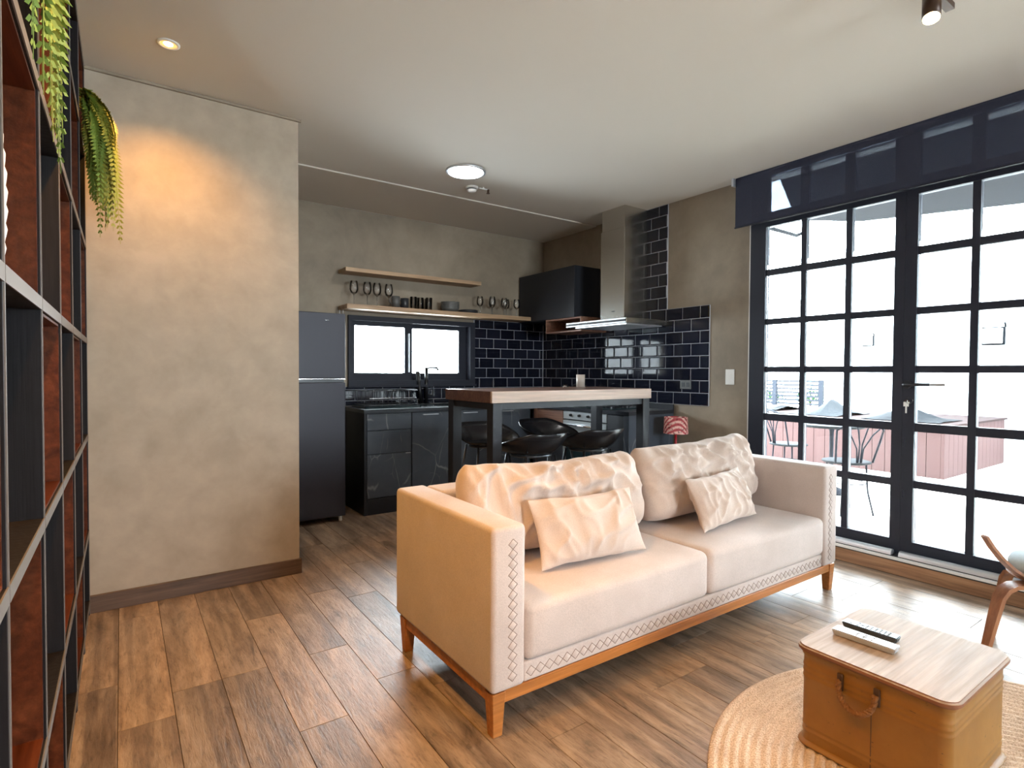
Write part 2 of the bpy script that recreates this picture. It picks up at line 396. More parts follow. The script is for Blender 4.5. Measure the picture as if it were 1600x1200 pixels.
# ------------------------------------------------------------------ room shell
ZC = 2.662; XR = 3.9; YB = 4.97; YP = 3.42; XP = 0.857; YN = -4.6; XL = -0.52
S = 'structure'
floor = tag(obj('floor', B(XL - 0.2, XR + 0.12, YN - 0.2, YB + 0.2, -0.12, -0.004), 'grout_dark'), 'wood-look plank floor running through the living room and kitchen', 'floor', kind=S)
PW = 0.165
pm = B(-PW / 2 + 0.001, PW / 2 - 0.001, -0.499, 0.499, -0.004, 0.0, bev=0.0006, seg=1)
pme = bpy.data.meshes.new('plank'); pm.to_mesh(pme); pm.free(); pme.materials.append(MATS['plank_floor'])
x = -0.02 - 3 * PW; row = 0
while x < XR:
    off = random.choice([0.0, 0.33, 0.66, 0.18, 0.5, 0.84]); yy = YN - 1 + off
    while yy < YB:
        c0, c1 = max(yy, -1.2), min(yy + 1.0, YB)
        xc = x + PW / 2
        hidden = (xc < XP - PW and c0 > YP + 0.1)
        if c1 - c0 > 0.08 and not hidden:
            if xc + PW / 2 <= XR + 0.01: meshcopy(pme, 'plank', (xc, (c0 + c1) / 2, 0), floor, scale=(1, (c1 - c0), 1))
        yy += 1.0
    x += PW; row += 1
obj('plank_field', B(XL, XR, YN, -1.2, -0.006, 0.0), 'plank_floor', floor)
ceiling = tag(obj('ceiling', B(XL - 0.2, XR + 0.2, YN - 0.2, YB + 0.2, ZC, ZC + 0.25), 'ceiling_paint'), 'flat off-white painted ceiling above the whole room', 'ceiling', kind=S)
tag(obj('trim_4', B(XP, XR, 4.12, YB, ZC - 0.011, ZC - 0.0005, bev=0.010, seg=3), 'ceiling_paint'), 'guessed ceiling strip along the kitchen wall, added so its lip draws a light line', 'ceiling panel', kind=S)  # made-up drop; its lip imitates the light line across the ceiling
tag(obj('wall_left', B(XL - 0.2, XL, YN - 0.2, YP, -0.12, ZC), 'burnt_cement'), 'cement wall behind the dark bookshelf', 'wall', kind=S)
tag(obj('wall_near', wall_grid('y', YN - 0.2, YN, [XL, 1.5, 3.2, XR + 0.2], [-0.12, 0.9, 2.3, ZC], {(1, 1)}), 'burnt_cement'), 'cement wall closing the room opposite the kitchen', 'wall', kind=S)
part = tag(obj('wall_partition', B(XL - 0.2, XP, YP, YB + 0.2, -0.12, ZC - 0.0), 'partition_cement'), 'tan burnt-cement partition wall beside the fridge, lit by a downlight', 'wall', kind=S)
tag(obj('baseboard_partition', B(-0.14, XP + 0.012, YP - 0.013, YP, 0.0, 0.088, bev=0.002, seg=1), 'baseboard_wood'), 'dark wood baseboard along the foot of the cement partition', 'baseboard', kind=S)
tag(obj('trim_1', B(-0.52, XP + 0.014, YP - 0.014, YP, ZC - 0.014, ZC - 0.001), 'burnt_cement'), 'thin shadow-gap bead where the partition meets the ceiling', 'trim', kind=S)
# kitchen end wall with its window opening
wb = tag(obj('wall_kitchen', wall_grid('y', YB, YB + 0.2, [XP - 0.01, 1.67, 2.985, XR + 0.2], [-0.12, 1.06, 1.70, ZC], {(1, 1)}), 'burnt_cement'), 'grey-brown cement wall of the kitchen holding the shelves and small window', 'wall', kind=S)
# window wall: solid pier by the tiles, opening beyond
wr = tag(obj('wall_right', wall_grid('x', XR, XR + 0.2, [YN - 0.0, -3.9, 2.44, YB], [-0.12, 0.0, 0.09, ZC], {(1, 2)}), 'burnt_cement'), 'brown cement wall with black metro tiles between the corner and glass doors', 'wall', kind=S)
tag(obj('trim_2', B(XR - 0.012, XR + 0.02, 2.432, 2.446, 0.1, ZC - 0.001), 'white_plastic'), 'thin white reveal strip on the wall edge beside the glazing', 'trim', kind=S)
w6 = thing('window_6', 'unseen window added in the living-room wall behind the viewer for more daylight', 'window', (2.25, YN - 0.1, 0.6), kind=S)  # made-up window, brightens the sofa front and partition
# raised threshold under the glazing
th = thing('trim_3', 'raised wood-faced threshold running under the black glazed doors', 'threshold', (3.79, 2.4, 0), kind=S)
obj('threshold_core', B(3.792, XR, -3.9, 2.43, 0.0, 0.082), 'grout_dark', th)
yy = 2.43
for k, ln in enumerate((0.62, 1.18, 1.18, 1.18, 1.18, 0.99)):
    obj('plank', B(3.780, 3.792, yy - ln + 0.0015, yy, 0.0, 0.080, bev=0.001, seg=1), 'step_wood', th); yy -= ln
obj('edge_strip', B(3.776, 3.80, -3.9, 2.43, 0.088, 0.101), 'white_plastic', th)
obj('dark_strip', B(3.781, 3.80, -3.9, 2.43, 0.080, 0.088), 'black_metal', th)  # black strip between the wood face and the white edge
obj('ledge', B(3.80, XR, -3.9, 2.43, 0.082, 0.105), 'black_metal', th)

# ------------------------------------------------------------------ tiles
TW, THt = 0.176, 0.1025; TZ0 = 0.93
def tile_mesh(wd, ht):
    bm = bmesh.new(); g = 0.0022; b = 0.009; t = 0.0085
    o = [(-wd / 2 + g, -ht / 2 + g), (wd / 2 - g, -ht / 2 + g), (wd / 2 - g, ht / 2 - g), (-wd / 2 + g, ht / 2 - g)]
    b = min(b, wd / 3)
    i = [(-wd / 2 + g + b, -ht / 2 + g + b), (wd / 2 - g - b, -ht / 2 + g + b), (wd / 2 - g - b, ht / 2 - g - b), (-wd / 2 + g + b, ht / 2 - g - b)]
    r0 = [bm.verts.new((x, 0, z)) for x, z in o]; r1 = [bm.verts.new((x, -0.004, z)) for x, z in o]; r2 = [bm.verts.new((x, -t, z)) for x, z in i]
    for A, Bq in ((r0, r1), (r1, r2)):
        for k in range(4): bm.faces.new((A[k], A[(k + 1) % 4], Bq[(k + 1) % 4], Bq[k]))
    bm.faces.new(r2)
    bmesh.ops.recalc_face_normals(bm, faces=bm.faces)
    me = bpy.data.meshes.new('tile'); bm.to_mesh(me); bm.free(); me.materials.append(MATS['black_glazed_tile']); return me
TCACHE = {}
def tile(parent, wall, u0, u1, z0, z1):
    wd = u1 - u0; ht = z1 - z0
    if wd < 0.012 or ht < 0.012: return
    k = (round(wd, 3), round(ht, 3))
    if k not in TCACHE: TCACHE[k] = tile_mesh(wd, ht)
    u = (u0 + u1) / 2; z = (z0 + z1) / 2
    if wall == 'back': meshcopy(TCACHE[k], 'tile', (u, YB - 0.004, z), parent)
    else: meshcopy(TCACHE[k], 'tile', (XR - 0.004, u, z), parent, rot=(0, 0, -PI / 2))
def tile_field(parent, wall, ua, ub, za, zb, origin, skip=None):
    r0 = int(math.floor((za - TZ0) / THt + 1e-6))
    r = r0
    while TZ0 + r * THt < zb - 1e-4:
        z0 = max(TZ0 + r * THt, za); z1 = min(TZ0 + (r + 1) * THt, zb)
        u = origin + (TW / 2 if r % 2 else 0); n = math.floor((ua - u) / TW); u += n * TW
        while u < ub - 1e-4:
            u0, u1 = max(u, ua), min(u + TW, ub)
            if not (skip and skip(u0, u1, z0, z1)): tile(parent, wall, u0, u1, z0, z1)
            u += TW
        r += 1
obj('grout_bed',
    xf(prism([(2.79, 0.93), (2.79, TZ0 + 8 * THt), (3.222, TZ0 + 8 * THt), (3.222, ZC - 0.001), (3.93, ZC - 0.001), (3.93, TZ0 + 8 * THt), (YB - 0.001, TZ0 + 8 * THt), (YB - 0.001, 0.93)], 0, 0.0078),
       Matrix(((0, 0, -1, XR), (1, 0, 0, 0), (0, 1, 0, 0), (0, 0, 0, 1)))), 'light_grout', wr)
tile_field(wr, 'right', 2.79, YB - 0.012, TZ0, TZ0 + 8 * THt, 2.79 + 0.002)
tile_field(wr, 'right', 3.222, 3.93, TZ0 + 8 * THt, ZC - 0.002, 2.79 + 0.002)
obj('grout_bed', B(2.985, XR - 0.0079, YB - 0.0078, YB, 0.885, 1.735), 'light_grout', wb)
tile_field(wb, 'back', 2.99, XR - 0.012, 0.885, 1.735, 3.14 - TW)
obj('grout_bed', B(1.50, 2.985, YB - 0.0078, YB, 0.885, 1.058), 'light_grout', wb)
tile_field(wb, 'back', 1.50, 2.985, 0.885, 1.056, 3.14 - TW)

# ------------------------------------------------------------------ kitchen window
kw = thing('window_1', 'small black two-pane sliding kitchen window above the sink', 'window', (2.32, YB, 1.06), kind=S)
def frame_ring(x0, x1, z0, z1, y0, y1, tl, tr, tb, tt):
    bm = bmesh.new()
    o = [(x0, z0), (x1, z0), (x1, z1), (x0, z1)]; i = [(x0 + tl, z0 + tb), (x1 - tr, z0 + tb), (x1 - tr, z1 - tt), (x0 + tl, z1 - tt)]
    V = {}
    for s, y in ((0, y0), (1, y1)):
        for k in range(4): V[(s, 0, k)] = bm.verts.new((o[k][0], y, o[k][1])); V[(s, 1, k)] = bm.verts.new((i[k][0], y, i[k][1]))
    for k in range(4):
        n = (k + 1) % 4
        bm.faces.new((V[0, 0, k], V[0, 0, n], V[0, 1, n], V[0, 1, k])); bm.faces.new((V[1, 0, k], V[1, 0, n], V[1, 1, n], V[1, 1, k]))
        bm.faces.new((V[0, 0, k], V[0, 0, n], V[1, 0, n], V[1, 0, k])); bm.faces.new((V[0, 1, k], V[0, 1, n], V[1, 1, n], V[1, 1, k]))
    bmesh.ops.recalc_face_normals(bm, faces=bm.faces); return bm
obj('window_frame', frame_ring(1.668, 2.988, 1.058, 1.702, YB - 0.03, YB + 0.10, 0.03, 0.055, 0.055, 0.045), 'window_frame_paint', kw)
for (a, b_, yo) in ((1.698, 2.29, 0.03), (2.285, 2.936, 0.065)):
    sh = obj('sash', frame_ring(a, b_, 1.113, 1.657, YB + yo, YB + yo + 0.032, 0.045, 0.055 if yo < 0.05 else 0.088, 0.07, 0.04), 'window_frame_paint', kw)
    obj('pane', B(a + 0.03, b_ - 0.03, YB + yo + 0.012, YB + yo + 0.018, 1.15, 1.64), 'window_glass', sh)
obj('sill_ledge', B(1.66, 2.99, YB - 0.055, YB - 0.03, 1.050, 1.072), 'window_frame_paint', kw)
obj('latch', B(2.262, 2.275, YB + 0.0, YB + 0.03, 1.19, 1.56), 'aluminium', kw)

obj('window_frame', frame_ring(1.5, 3.2, 0.9, 2.3, YN - 0.13, YN - 0.07, 0.06, 0.06, 0.06, 0.06), 'window_frame_paint', w6)
for xm in (2.35,): obj('muntin', B(xm - 0.025, xm + 0.025, YN - 0.125, YN - 0.075, 0.96, 2.24), 'window_frame_paint', w6)
for xa, xb in ((1.56, 2.325), (2.375, 3.14)): obj('pane', B(xa, xb, YN - 0.103, YN - 0.097, 0.96, 2.24), 'window_glass', w6)
# ------------------------------------------------------------------ terrace glazing
XW = 3.872; XW2 = 3.925; XG = 3.90
ZR = [0.19, 0.515, 0.56, 0.855, 0.905, 1.207, 1.249, 1.555, 1.597, 1.912, 1.957, 2.267]
def ring_x(y0, y1, z0, z1, x0, x1, ta, tb_, tbot, ttop):
    bm = frame_ring(y0, y1, z0, z1, x0, x1, ta, tb_, tbot, ttop)
    return xf(bm, Matrix(((0, 1, 0, 0), (1, 0, 0, 0), (0, 0, 1, 0), (0, 0, 0, 1))))
def glazing(root, y0, y1, ycols, z0, z1, fa, fb):
    """outer frame + muntins + panes; ycols = list of (a,b) glass spans"""
    obj('window_frame', ring_x(y0, y1, z0, z1, XW, XW2, fa, fb, ZR[0] - z0, z1 - ZR[-1]), 'window_frame_paint', root)
    for k in range(len(ycols) - 1):
        obj('muntin', B(XW + 0.006, XW2 - 0.006, ycols[k][1], ycols[k + 1][0], ZR[0], ZR[-1]), 'window_frame_paint', root)
    for j in range(1, len(ZR) - 1, 2):
        for k, (a, b_) in enumerate(ycols):
            obj('muntin', B(XW + 0.008, XW2 - 0.008, a, b_, ZR[j], ZR[j + 1]), 'window_frame_paint', root)
    for j in range(0, len(ZR), 2):
        for (a, b_) in ycols:
            obj('pane', B(XG - 0.003, XG + 0.003, a + 0.001, b_ - 0.001, ZR[j] + 0.001, ZR[j + 1] - 0.001), 'window_glass', root)
# fixed bay beside the tiled wall: three columns (y decreasing), plus narrower side column near the wall
w2 = thing('window_2', 'fixed black-framed glazing of small square panes beside the cement wall', 'window', (XG, 1.9, 0.105), kind=S)
cols = [(1.472, 1.72), (1.757, 2.014), (2.05, 2.308)]
glazing(w2, 1.4165, 2.428, cols, 0.107, 2.30, 0.0555, 0.12)
d1 = thing('door_1', 'black glazed door leaf with lever handle and key in its lock', 'door', (XG, 1.0, 0.105), kind=S)
cols = [(0.512, 0.765), (0.803, 1.060), (1.097, 1.352)]
glazing(d1, 0.44, 1.415, cols, 0.107, 2.30, 0.072, 0.063)
h = obj('handle', tube([(XW - 0.0, 1.392, 1.136), (XW - 0.05, 1.392, 1.136), (XW - 0.055, 1.385, 1.136), (XW - 0.055, 1.26, 1.138)], 0.009, 10), 'black_metal', d1, True)
obj('rosette', xf(lathe([(0, 0), (0.024, 0), (0.024, 0.007), (0, 0.007)], 24), Matrix.Translation((XW, 1.392, 1.136)) @ Matrix.Rotation(-PI / 2, 4, 'Y')), 'black_metal', d1)
obj('lever_grip', B(XW - 0.062, XW - 0.048, 1.185, 1.26, 1.130, 1.147, bev=0.003), 'aluminium', d1)
obj('lock_cylinder', xf(lathe([(0, 0), (0.016, 0), (0.016, 0.012), (0, 0.012)], 20), Matrix.Translation((XW, 1.388, 1.03)) @ Matrix.Rotation(-PI / 2, 4, 'Y')), 'chrome', d1)
for zz in (0.76, 0.45):
    obj('bolt', B(XW - 0.012, XW, 1.396, 1.408, zz, zz + 0.05, bev=0.002), 'window_frame_paint', d1)
w3 = thing('window_3', 'further fixed bay of small square panes past the door leaf', 'window', (XG, 0.0, 0.105), kind=S)
glazing(w3, -0.94, 0.435, [(-0.86, -0.62), (-0.58, -0.33), (-0.29, -0.04), (0.0, 0.36)], 0.107, 2.30, 0.08, 0.075)
w5 = thing('window_5', 'unseen fixed bay of glazing added at the far living-room end for more daylight', 'window', (XG, -2.4, 0.105), kind=S)  # glazing added out of view to bring more daylight onto sofa and partition
obj('window_frame', ring_x(-3.9, -0.945, 0.107, ZC - 0.002, XW, XW2, 0.08, 0.08, 0.08, 0.06), 'window_frame_paint', w5)
for a in (-3.35, -2.87, -2.39, -1.91, -1.43): obj('muntin', B(XW + 0.006, XW2 - 0.006, a - 0.018, a + 0.018, 0.187, ZC - 0.062), 'window_frame_paint', w5)
for z in (0.53, 0.88, 1.23, 1.58, 1.93, 2.30):
    for a, b_ in ((-3.82, -3.369), (-3.331, -2.889), (-2.851, -2.409), (-2.371, -1.929), (-1.891, -1.449), (-1.411, -1.026)): obj('muntin', B(XW + 0.008, XW2 - 0.008, a, b_, z - 0.02, z + 0.02), 'window_frame_paint', w5)
obj('pane', B(XG - 0.003, XG + 0.003, -3.82, -1.026, 0.187, ZC - 0.062), 'window_glass', w5)
w4 = thing('window_4', 'row of high transom panes behind the dark roller blind', 'window', (XG, 1.0, 2.30), kind=S)
tc_ = [(-0.86, -0.58), (-0.53, -0.04), (0.0, 0.36), (0.512, 0.75), (0.803, 1.045), (1.105, 1.345), (1.48, 1.71), (1.768, 2.0), (2.06, 2.30)]
obj('window_frame', ring_x(-0.94, 2.428, 2.302, ZC - 0.002, XW, XW2, 0.08, 0.128, 0.068, 0.03), 'window_frame_paint', w4)
for k in range(len(tc_) - 1): obj('muntin', B(XW + 0.004, XW2 - 0.004, tc_[k][1], tc_[k + 1][0], 2.37, ZC - 0.032), 'window_frame_paint', w4)
for a, b_ in tc_: obj('pane', B(XG - 0.003, XG + 0.003, a + 0.001, b_ - 0.001, 2.371, ZC - 0.033), 'window_glass', w4)
# floor track strips lying on the threshold
for a, b_, lb in ((1.435, 2.40, 'grey aluminium draught strip under the fixed panes'), (-0.3, 1.395, 'grey aluminium draught strip under the glazed door')):
    bm = bmesh.new(); n = 8
    pr = [(3.812 + 0.027 * math.cos(PI * k / n) , 0.1062 + 0.030 * math.sin(PI * k / n)) for k in range(n + 1)]
    A = [bm.verts.new((p[0] + 0.015, a, p[1])) for p in pr]; C = [bm.verts.new((p[0] + 0.015, b_, p[1])) for p in pr]
    for k in range(n): bm.faces.new((A[k], A[k + 1], C[k + 1], C[k]))
    bm.faces.new((A[0], C[0], C[-1], A[-1])); bm.faces.new(A); bm.faces.new(C[::-1]); bmesh.ops.recalc_face_normals(bm, faces=bm.faces)
    tag(obj('draught_strip', bm, 'aluminium'), lb, 'strip')

# roller blind
rb = thing('roller_blind', 'dark see-through roller blind pulled down over the high transom panes', 'blind', (3.80, 0.8, 2.29))
obj('blind_fabric', B(3.7995, 3.8005, -3.9, 2.512, 2.296, ZC - 0.002), 'screen_fabric', rb)
obj('roller_tube', tube([(3.829, -3.9, ZC - 0.027), (3.829, 2.512, ZC - 0.027)], 0.0225, 14), 'black_plastic', rb, True)
obj('bottom_bar', B(3.796, 3.806, -3.9, 2.516, 2.286, 2.296), 'window_frame_paint', rb)
obj('bracket', B(3.775, 3.83, 2.516, 2.532, ZC - 0.06, ZC - 0.001), 'aluminium', rb)

# ------------------------------------------------------------------ sofa
sofa = thing('sofa', 'long pale beige two-seat sofa with boxy arms on an orange wood base', 'sofa', (2.11, 1.87, 0))
SX0, SX1, SY0, SY1, SZ0, SZT = 0.97, 3.245, 1.49, 2.265, 0.15, 0.695
AT = 0.135
def soft_box(x0, x1, y0, y1, z0, z1, bev, seg=4, amp=0.0, cuts=0, seed=0):
    bm = B(x0, x1, y0, y1, z0, z1, bev=bev, seg=seg)
    return bm
def diamond_mesh(wd, ht, t):
    bm = bmesh.new(); n = 5
    # pillow-like rhombus facing -y
    rim = [bm.verts.new((wd / 2 * a, 0, ht / 2 * b)) for a, b in ((0, -1), (1, 0), (0, 1), (-1, 0))]
    mid = [bm.verts.new((wd / 2 * a * 0.62, -t * 0.8, ht / 2 * b * 0.62)) for a, b in ((0, -1), (1, 0), (0, 1), (-1, 0))]
    c = bm.verts.new((0, -t, 0))
    for k in range(4):
        n_ = (k + 1) % 4
        bm.faces.new((rim[k], rim[n_], mid[n_], mid[k])); bm.faces.new((mid[k], mid[n_], c))
    bmesh.ops.recalc_face_normals(bm, faces=bm.faces)
    for f in bm.faces: f.smooth = True
    me = bpy.data.meshes.new('quilt_diamond'); bm.to_mesh(me); bm.free(); me.materials.append(MATS['sofa_fabric']); return me
dm_v = diamond_mesh(0.036, 0.0335, 0.0045); dm_h = diamond_mesh(0.040, 0.036, 0.0045)
for x0, x1 in ((SX0, SX0 + AT), (SX1 - AT, SX1)):
    a = sharp(obj('arm', soft_box(x0, x1, SY0, SY1, SZ0, SZT, 0.018), 'sofa_fabric', sofa), 60)
    xc = (x0 + x1) / 2 + (0.012 if x0 < 2 else -0.012); z = 0.195
    # vertical braid of stitched diamonds on the arm front
    L0 = Vector(sofa.location)
    for side in (-1, 1):
        q, sg, zz = [], side, z - 0.0169
        while zz < SZT - 0.03: q.append((xc + (0 if len(q) % 2 == 0 else side * 0.018), SY0 - 0.0004, zz)); zz += 0.0169
        obj('stitch_line', tube(q, 0.0013, 4), 'stitching', a)
    k = 0
    while z < SZT - 0.035:
        o = meshcopy(dm_v, 'quilt_diamond', Vector((xc, SY0 + 0.0005, z)) - L0, a); z += 0.0338; k += 1
obj('backrest', soft_box(SX0 + AT, SX1 - AT, SY1 - 0.16, SY1 - 0.002, SZ0 + 0.005, SZT - 0.004, 0.02), 'sofa_fabric', sofa)
bp_ = obj('base_panel', soft_box(SX0 + AT, SX1 - AT, SY0 + 0.012, SY1 - 0.16, SZ0, 0.218, 0.008), 'sofa_fabric', sofa)
for side in (-1, 1):
    q, xx = [], SX0 + AT + 0.03 - 0.0201
    while xx < SX1 - AT - 0.005: q.append((xx, SY0 + 0.0116, 0.183 + (0 if len(q) % 2 == 0 else side * 0.018))); xx += 0.0201
    obj('stitch_line', tube(q, 0.0013, 4), 'stitching', bp_)
xx = SX0 + AT + 0.03
while xx < SX1 - AT - 0.02:
    meshcopy(dm_h, 'quilt_diamond', Vector((xx, SY0 + 0.0125, 0.183)) - Vector(sofa.location), bp_); xx += 0.0402
def cushion_block(x0, x1, y0, y1, z0, z1):
    bm = B(x0, x1, y0, y1, z0, z1)
    bmesh.ops.bevel(bm, geom=list(bm.edges), offset=0.032, segments=5, profile=0.5, affect='EDGES')
    bmesh.ops.subdivide_edges(bm, edges=[e for e in bm.edges if e.calc_length() > 0.2], cuts=14, use_grid_fill=True)
    cx, cy = (x0 + x1) / 2, (y0 + y1) / 2
    for v in bm.verts:
        u = (v.co.x - cx) / (x1 - x0) * 2; q = (v.co.y - cy) / (y1 - y0) * 2
        if v.co.z > (z0 + z1) / 2:
            v.co.z += 0.014 * (1 - u * u) * (1 - q * q)
            v.co.z += 0.0025 * noise.noise(Vector((v.co.x * 9, v.co.y * 5, 1.3)))
        if v.co.y < y0 + 0.02: v.co.y -= 0.006 * (1 - u * u)
    return bm
XM = (SX0 + SX1) / 2 - 0.005
obj('seat_cushion', cushion_block(SX0 + AT + 0.001, XM - 0.002, SY0 - 0.002, SY1 - 0.165, 0.219, 0.418), 'sofa_fabric', sofa, True)
obj('seat_cushion', cushion_block(XM + 0.002, SX1 - AT - 0.001, SY0 - 0.002, SY1 - 0.165, 0.219, 0.418), 'sofa_fabric', sofa, True)
obj('front_rail', B(SX0 + 0.05, SX1 - 0.05, SY0 + 0.012, SY0 + 0.045, 0.108, 0.149, bev=0.002, seg=1), 'sofa_wood', sofa)
obj('back_rail', B(SX0 + 0.05, SX1 - 0.05, SY1 - 0.06, SY1 - 0.03, 0.108, 0.149, bev=0.002, seg=1), 'sofa_wood', sofa)
for xa in (SX0 + 0.012, SX1 - 0.045):
    obj('side_rail', B(xa, xa + 0.033, SY0 + 0.06, SY1 - 0.08, 0.108, 0.149, bev=0.002, seg=1), 'sofa_wood', sofa)
def leg_bm(x0, x1, y0, y1, z0, z1, tp=0.008):
    bm = B(x0, x1, y0, y1, z0, z1); cx, cy = (x0 + x1) / 2, (y0 + y1) / 2
    for v in bm.verts:
        if v.co.z < z0 + 1e-4: v.co.x += tp * (1 if v.co.x < cx else -1); v.co.y += tp * (1 if v.co.y < cy else -1)
    bmesh.ops.bevel(bm, geom=list(bm.edges), offset=0.002, segments=1, affect='EDGES'); return bm
for xa in (SX0 + 0.006, SX1 - 0.058):
    for ya in (SY0 + 0.006, SY1 - 0.085): obj('leg', leg_bm(xa, xa + 0.052, ya, ya + 0.052, 0.0, 0.149), 'sofa_wood', sofa)

# ------------------------------------------------------------------ cushions
def pillow(name, wd, ht, th, mat, seed, M, wr=0.012, pinch=0.10, pu=2.6, pv=2.4, ex=0.5, sag=0.0, slump=0.0, nx=72, ny=44, up=0.0, corner=0.0):
    """soft cushion: pu/pv/ex shape how fast it thickens from the seam, sag drops the middle of the top edge, up puts more creases in the upper half"""
    bm = bmesh.new(); grid = {}
    sd = Vector((seed * 3.1, seed * 1.7, seed * 0.9))
    for s in (1, -1):
        for i in range(nx + 1):
            for j in range(ny + 1):
                u = -1 + 2 * i / nx; v = -1 + 2 * j / ny
                edge = i in (0, nx) or j in (0, ny)
                if edge and s == -1: grid[(s, i, j)] = grid[(1, i, j)]; continue
                uu = math.sin(u * PI / 2) * 0.35 + u * 0.65; vv = math.sin(v * PI / 2) * 0.35 + v * 0.65
                x = wd / 2 * uu * (1 - pinch * 0.5 * (1 - vv * vv) * abs(uu) ** 3)
                y = ht / 2 * vv * (1 - pinch * (1 - uu * uu) * abs(vv) ** 3 * 0.6)
                rc = 1 - corner * (abs(uu) * abs(vv)) ** 4; x *= rc; y *= rc
                tt = (vv + 1) / 2
                y -= sag * (1 - uu * uu) ** 0.8 * tt ** 1.5
                x += slump * tt
                prof = max((1 - abs(uu) ** pu) * (1 - abs(vv) ** pv), 0)
                z = th / 2 * prof ** ex * (1.12 - 0.24 * tt)
                q = Vector((x, y, s * 0.3)) + sd
                warp = Vector((noise.noise(q * 3.0), noise.noise(q * 3.0 + Vector((7, 1, 3))), 0)) * 0.10
                p = Vector((x, y, 0)) + warp
                rid = 1 - abs(noise.noise(Vector((p.x * 13 + p.y * 3, p.y * 4.5, s * 2.0)) + sd)) * 1.6
                rid2 = 1 - abs(noise.noise(Vector((p.x * 8 - p.y * 10, p.y * 7 + p.x * 5, 5.0 * s)) + sd)) * 1.6
                soft = noise.noise(Vector((x * 5, y * 5, 9)) + sd)
                k_ = (1 - up) + up * 1.6 * tt ** 1.3
                m_ = (1 - uu ** 8) * (1 - vv ** 8) * k_
                z += wr * (max(rid, 0) ** 3 * 0.9 + max(rid2, 0) ** 3 * 0.8 - 0.55 + soft * 0.7) * m_
                z = max(z, 0.003) if not edge else 0
                y2 = y + 0.008 * noise.noise(Vector((x * 12, 3, s)) + sd) * (abs(v) > 0.85)
                grid[(s, i, j)] = bm.verts.new((x, y2, s * z))
    for s in (1, -1):
        for i in range(nx):
            for j in range(ny):
                q = [grid[(s, i, j)], grid[(s, i + 1, j)], grid[(s, i + 1, j + 1)], grid[(s, i, j + 1)]]
                if s < 0: q = q[::-1]
                bm.faces.new(q)
    xf(bm, M); return obj(name, bm, mat, None, True)
def lean(x, y, z, tilt, yaw=0, roll=0):
    # local x=width, y=height, z=front (towards -Y world); tilt = lean back
    return Matrix.Translation((x, y, z)) @ Matrix.Rotation(math.radians(yaw), 4, 'Z') @ Matrix.Rotation(math.radians(90 - tilt), 4, 'X') @ Matrix.Rotation(math.radians(roll), 4, 'Z')
bc1 = pillow('back_cushion', 0.99, 0.40, 0.22, 'cushion_fabric', 3, lean(1.605, 1.955, 0.622, 15, 0, -0.5), wr=0.040, pinch=0.02, pu=12, pv=5, ex=0.5, sag=0.035, up=0.75, corner=0.10)
tag(bc1, 'large crumpled back cushion slumped in the sofa half nearer the fridge', 'cushion', 'loose sofa cushions')
bc2 = pillow('back_cushion', 0.95, 0.40, 0.22, 'cushion_fabric', 8, lean(2.595, 1.955, 0.622, 15, -1, 2.0), wr=0.036, pinch=0.03, pu=8, pv=4.5, ex=0.5, sag=0.02, slump=0.02, up=0.75, corner=0.08)
tag(bc2, 'large crumpled back cushion slumped in the sofa half nearer the windows', 'cushion', 'loose sofa cushions')
sc1 = pillow('scatter_cushion', 0.54, 0.275, 0.125, 'cushion_fabric', 14, lean(1.585, 1.735, 0.551, 24, -5, 0.0), wr=0.016, pinch=0.13, ex=0.62)
tag(sc1, 'small rectangular pink-beige cushion lying flat-on in front of the crumpled cushion nearer the fridge', 'cushion', 'loose sofa cushions')
sc2 = pillow('scatter_cushion', 0.52, 0.262, 0.125, 'cushion_fabric', 21, lean(2.515, 1.745, 0.547, 24, 5, 1.0), wr=0.016, pinch=0.13, ex=0.62)
tag(sc2, 'small rectangular pink-beige cushion propped at the sofa end by the windows', 'cushion', 'loose sofa cushions')

from mathutils.bvhtree import BVHTree
def tree(o): return BVHTree.FromPolygons([v.co for v in o.data.vertices], [tuple(p.vertices) for p in o.data.polygons])
def nudge(o, d): o.data.transform(Matrix.Translation(d))
for o in (bc1, bc2, sc1, sc2):       # let each cushion rest on the seat, then against what is behind it
    nudge(o, (0, 0, 0.436 - min(v.co.z for v in o.data.vertices)))
for o in (bc1, bc2):
    nudge(o, (0, min(0.0, SY1 - 0.164 - max(v.co.y for v in o.data.vertices)), 0))
nudge(bc1, (SX0 + AT + 0.003 - min(v.co.x for v in bc1.data.vertices), 0, 0))
k = 0
while tree(bc1).overlap(tree(bc2)) and k < 20: nudge(bc2, (0.005, 0, 0)); k += 1
for a, b_ in ((sc1, bc1), (sc2, bc2)):
    k = 0
    while tree(a).overlap(tree(b_)) and k < 30: nudge(a, (0, -0.006, 0)); k += 1

# ------------------------------------------------------------------ rug
bm = bmesh.new(); prof = [(0.0, 0.010)]; NR = 30; RR = 0.90
for k in range(NR):
    r0 = RR * k / NR; d = RR / NR
    for t, zz in ((0.10, 0.006), (0.32, 0.0128), (0.68, 0.0128), (0.92, 0.006)): prof.append((r0 + d * t, zz))
prof += [(RR + 0.002, 0.005), (RR, 0.0005)]
lathe(prof, 120, (1.985, 0.30, 0), bm)
tag(obj('round_rug', bm, 'jute', None, True), 'round natural jute rug of spiralling braid under the trunk', 'rug')

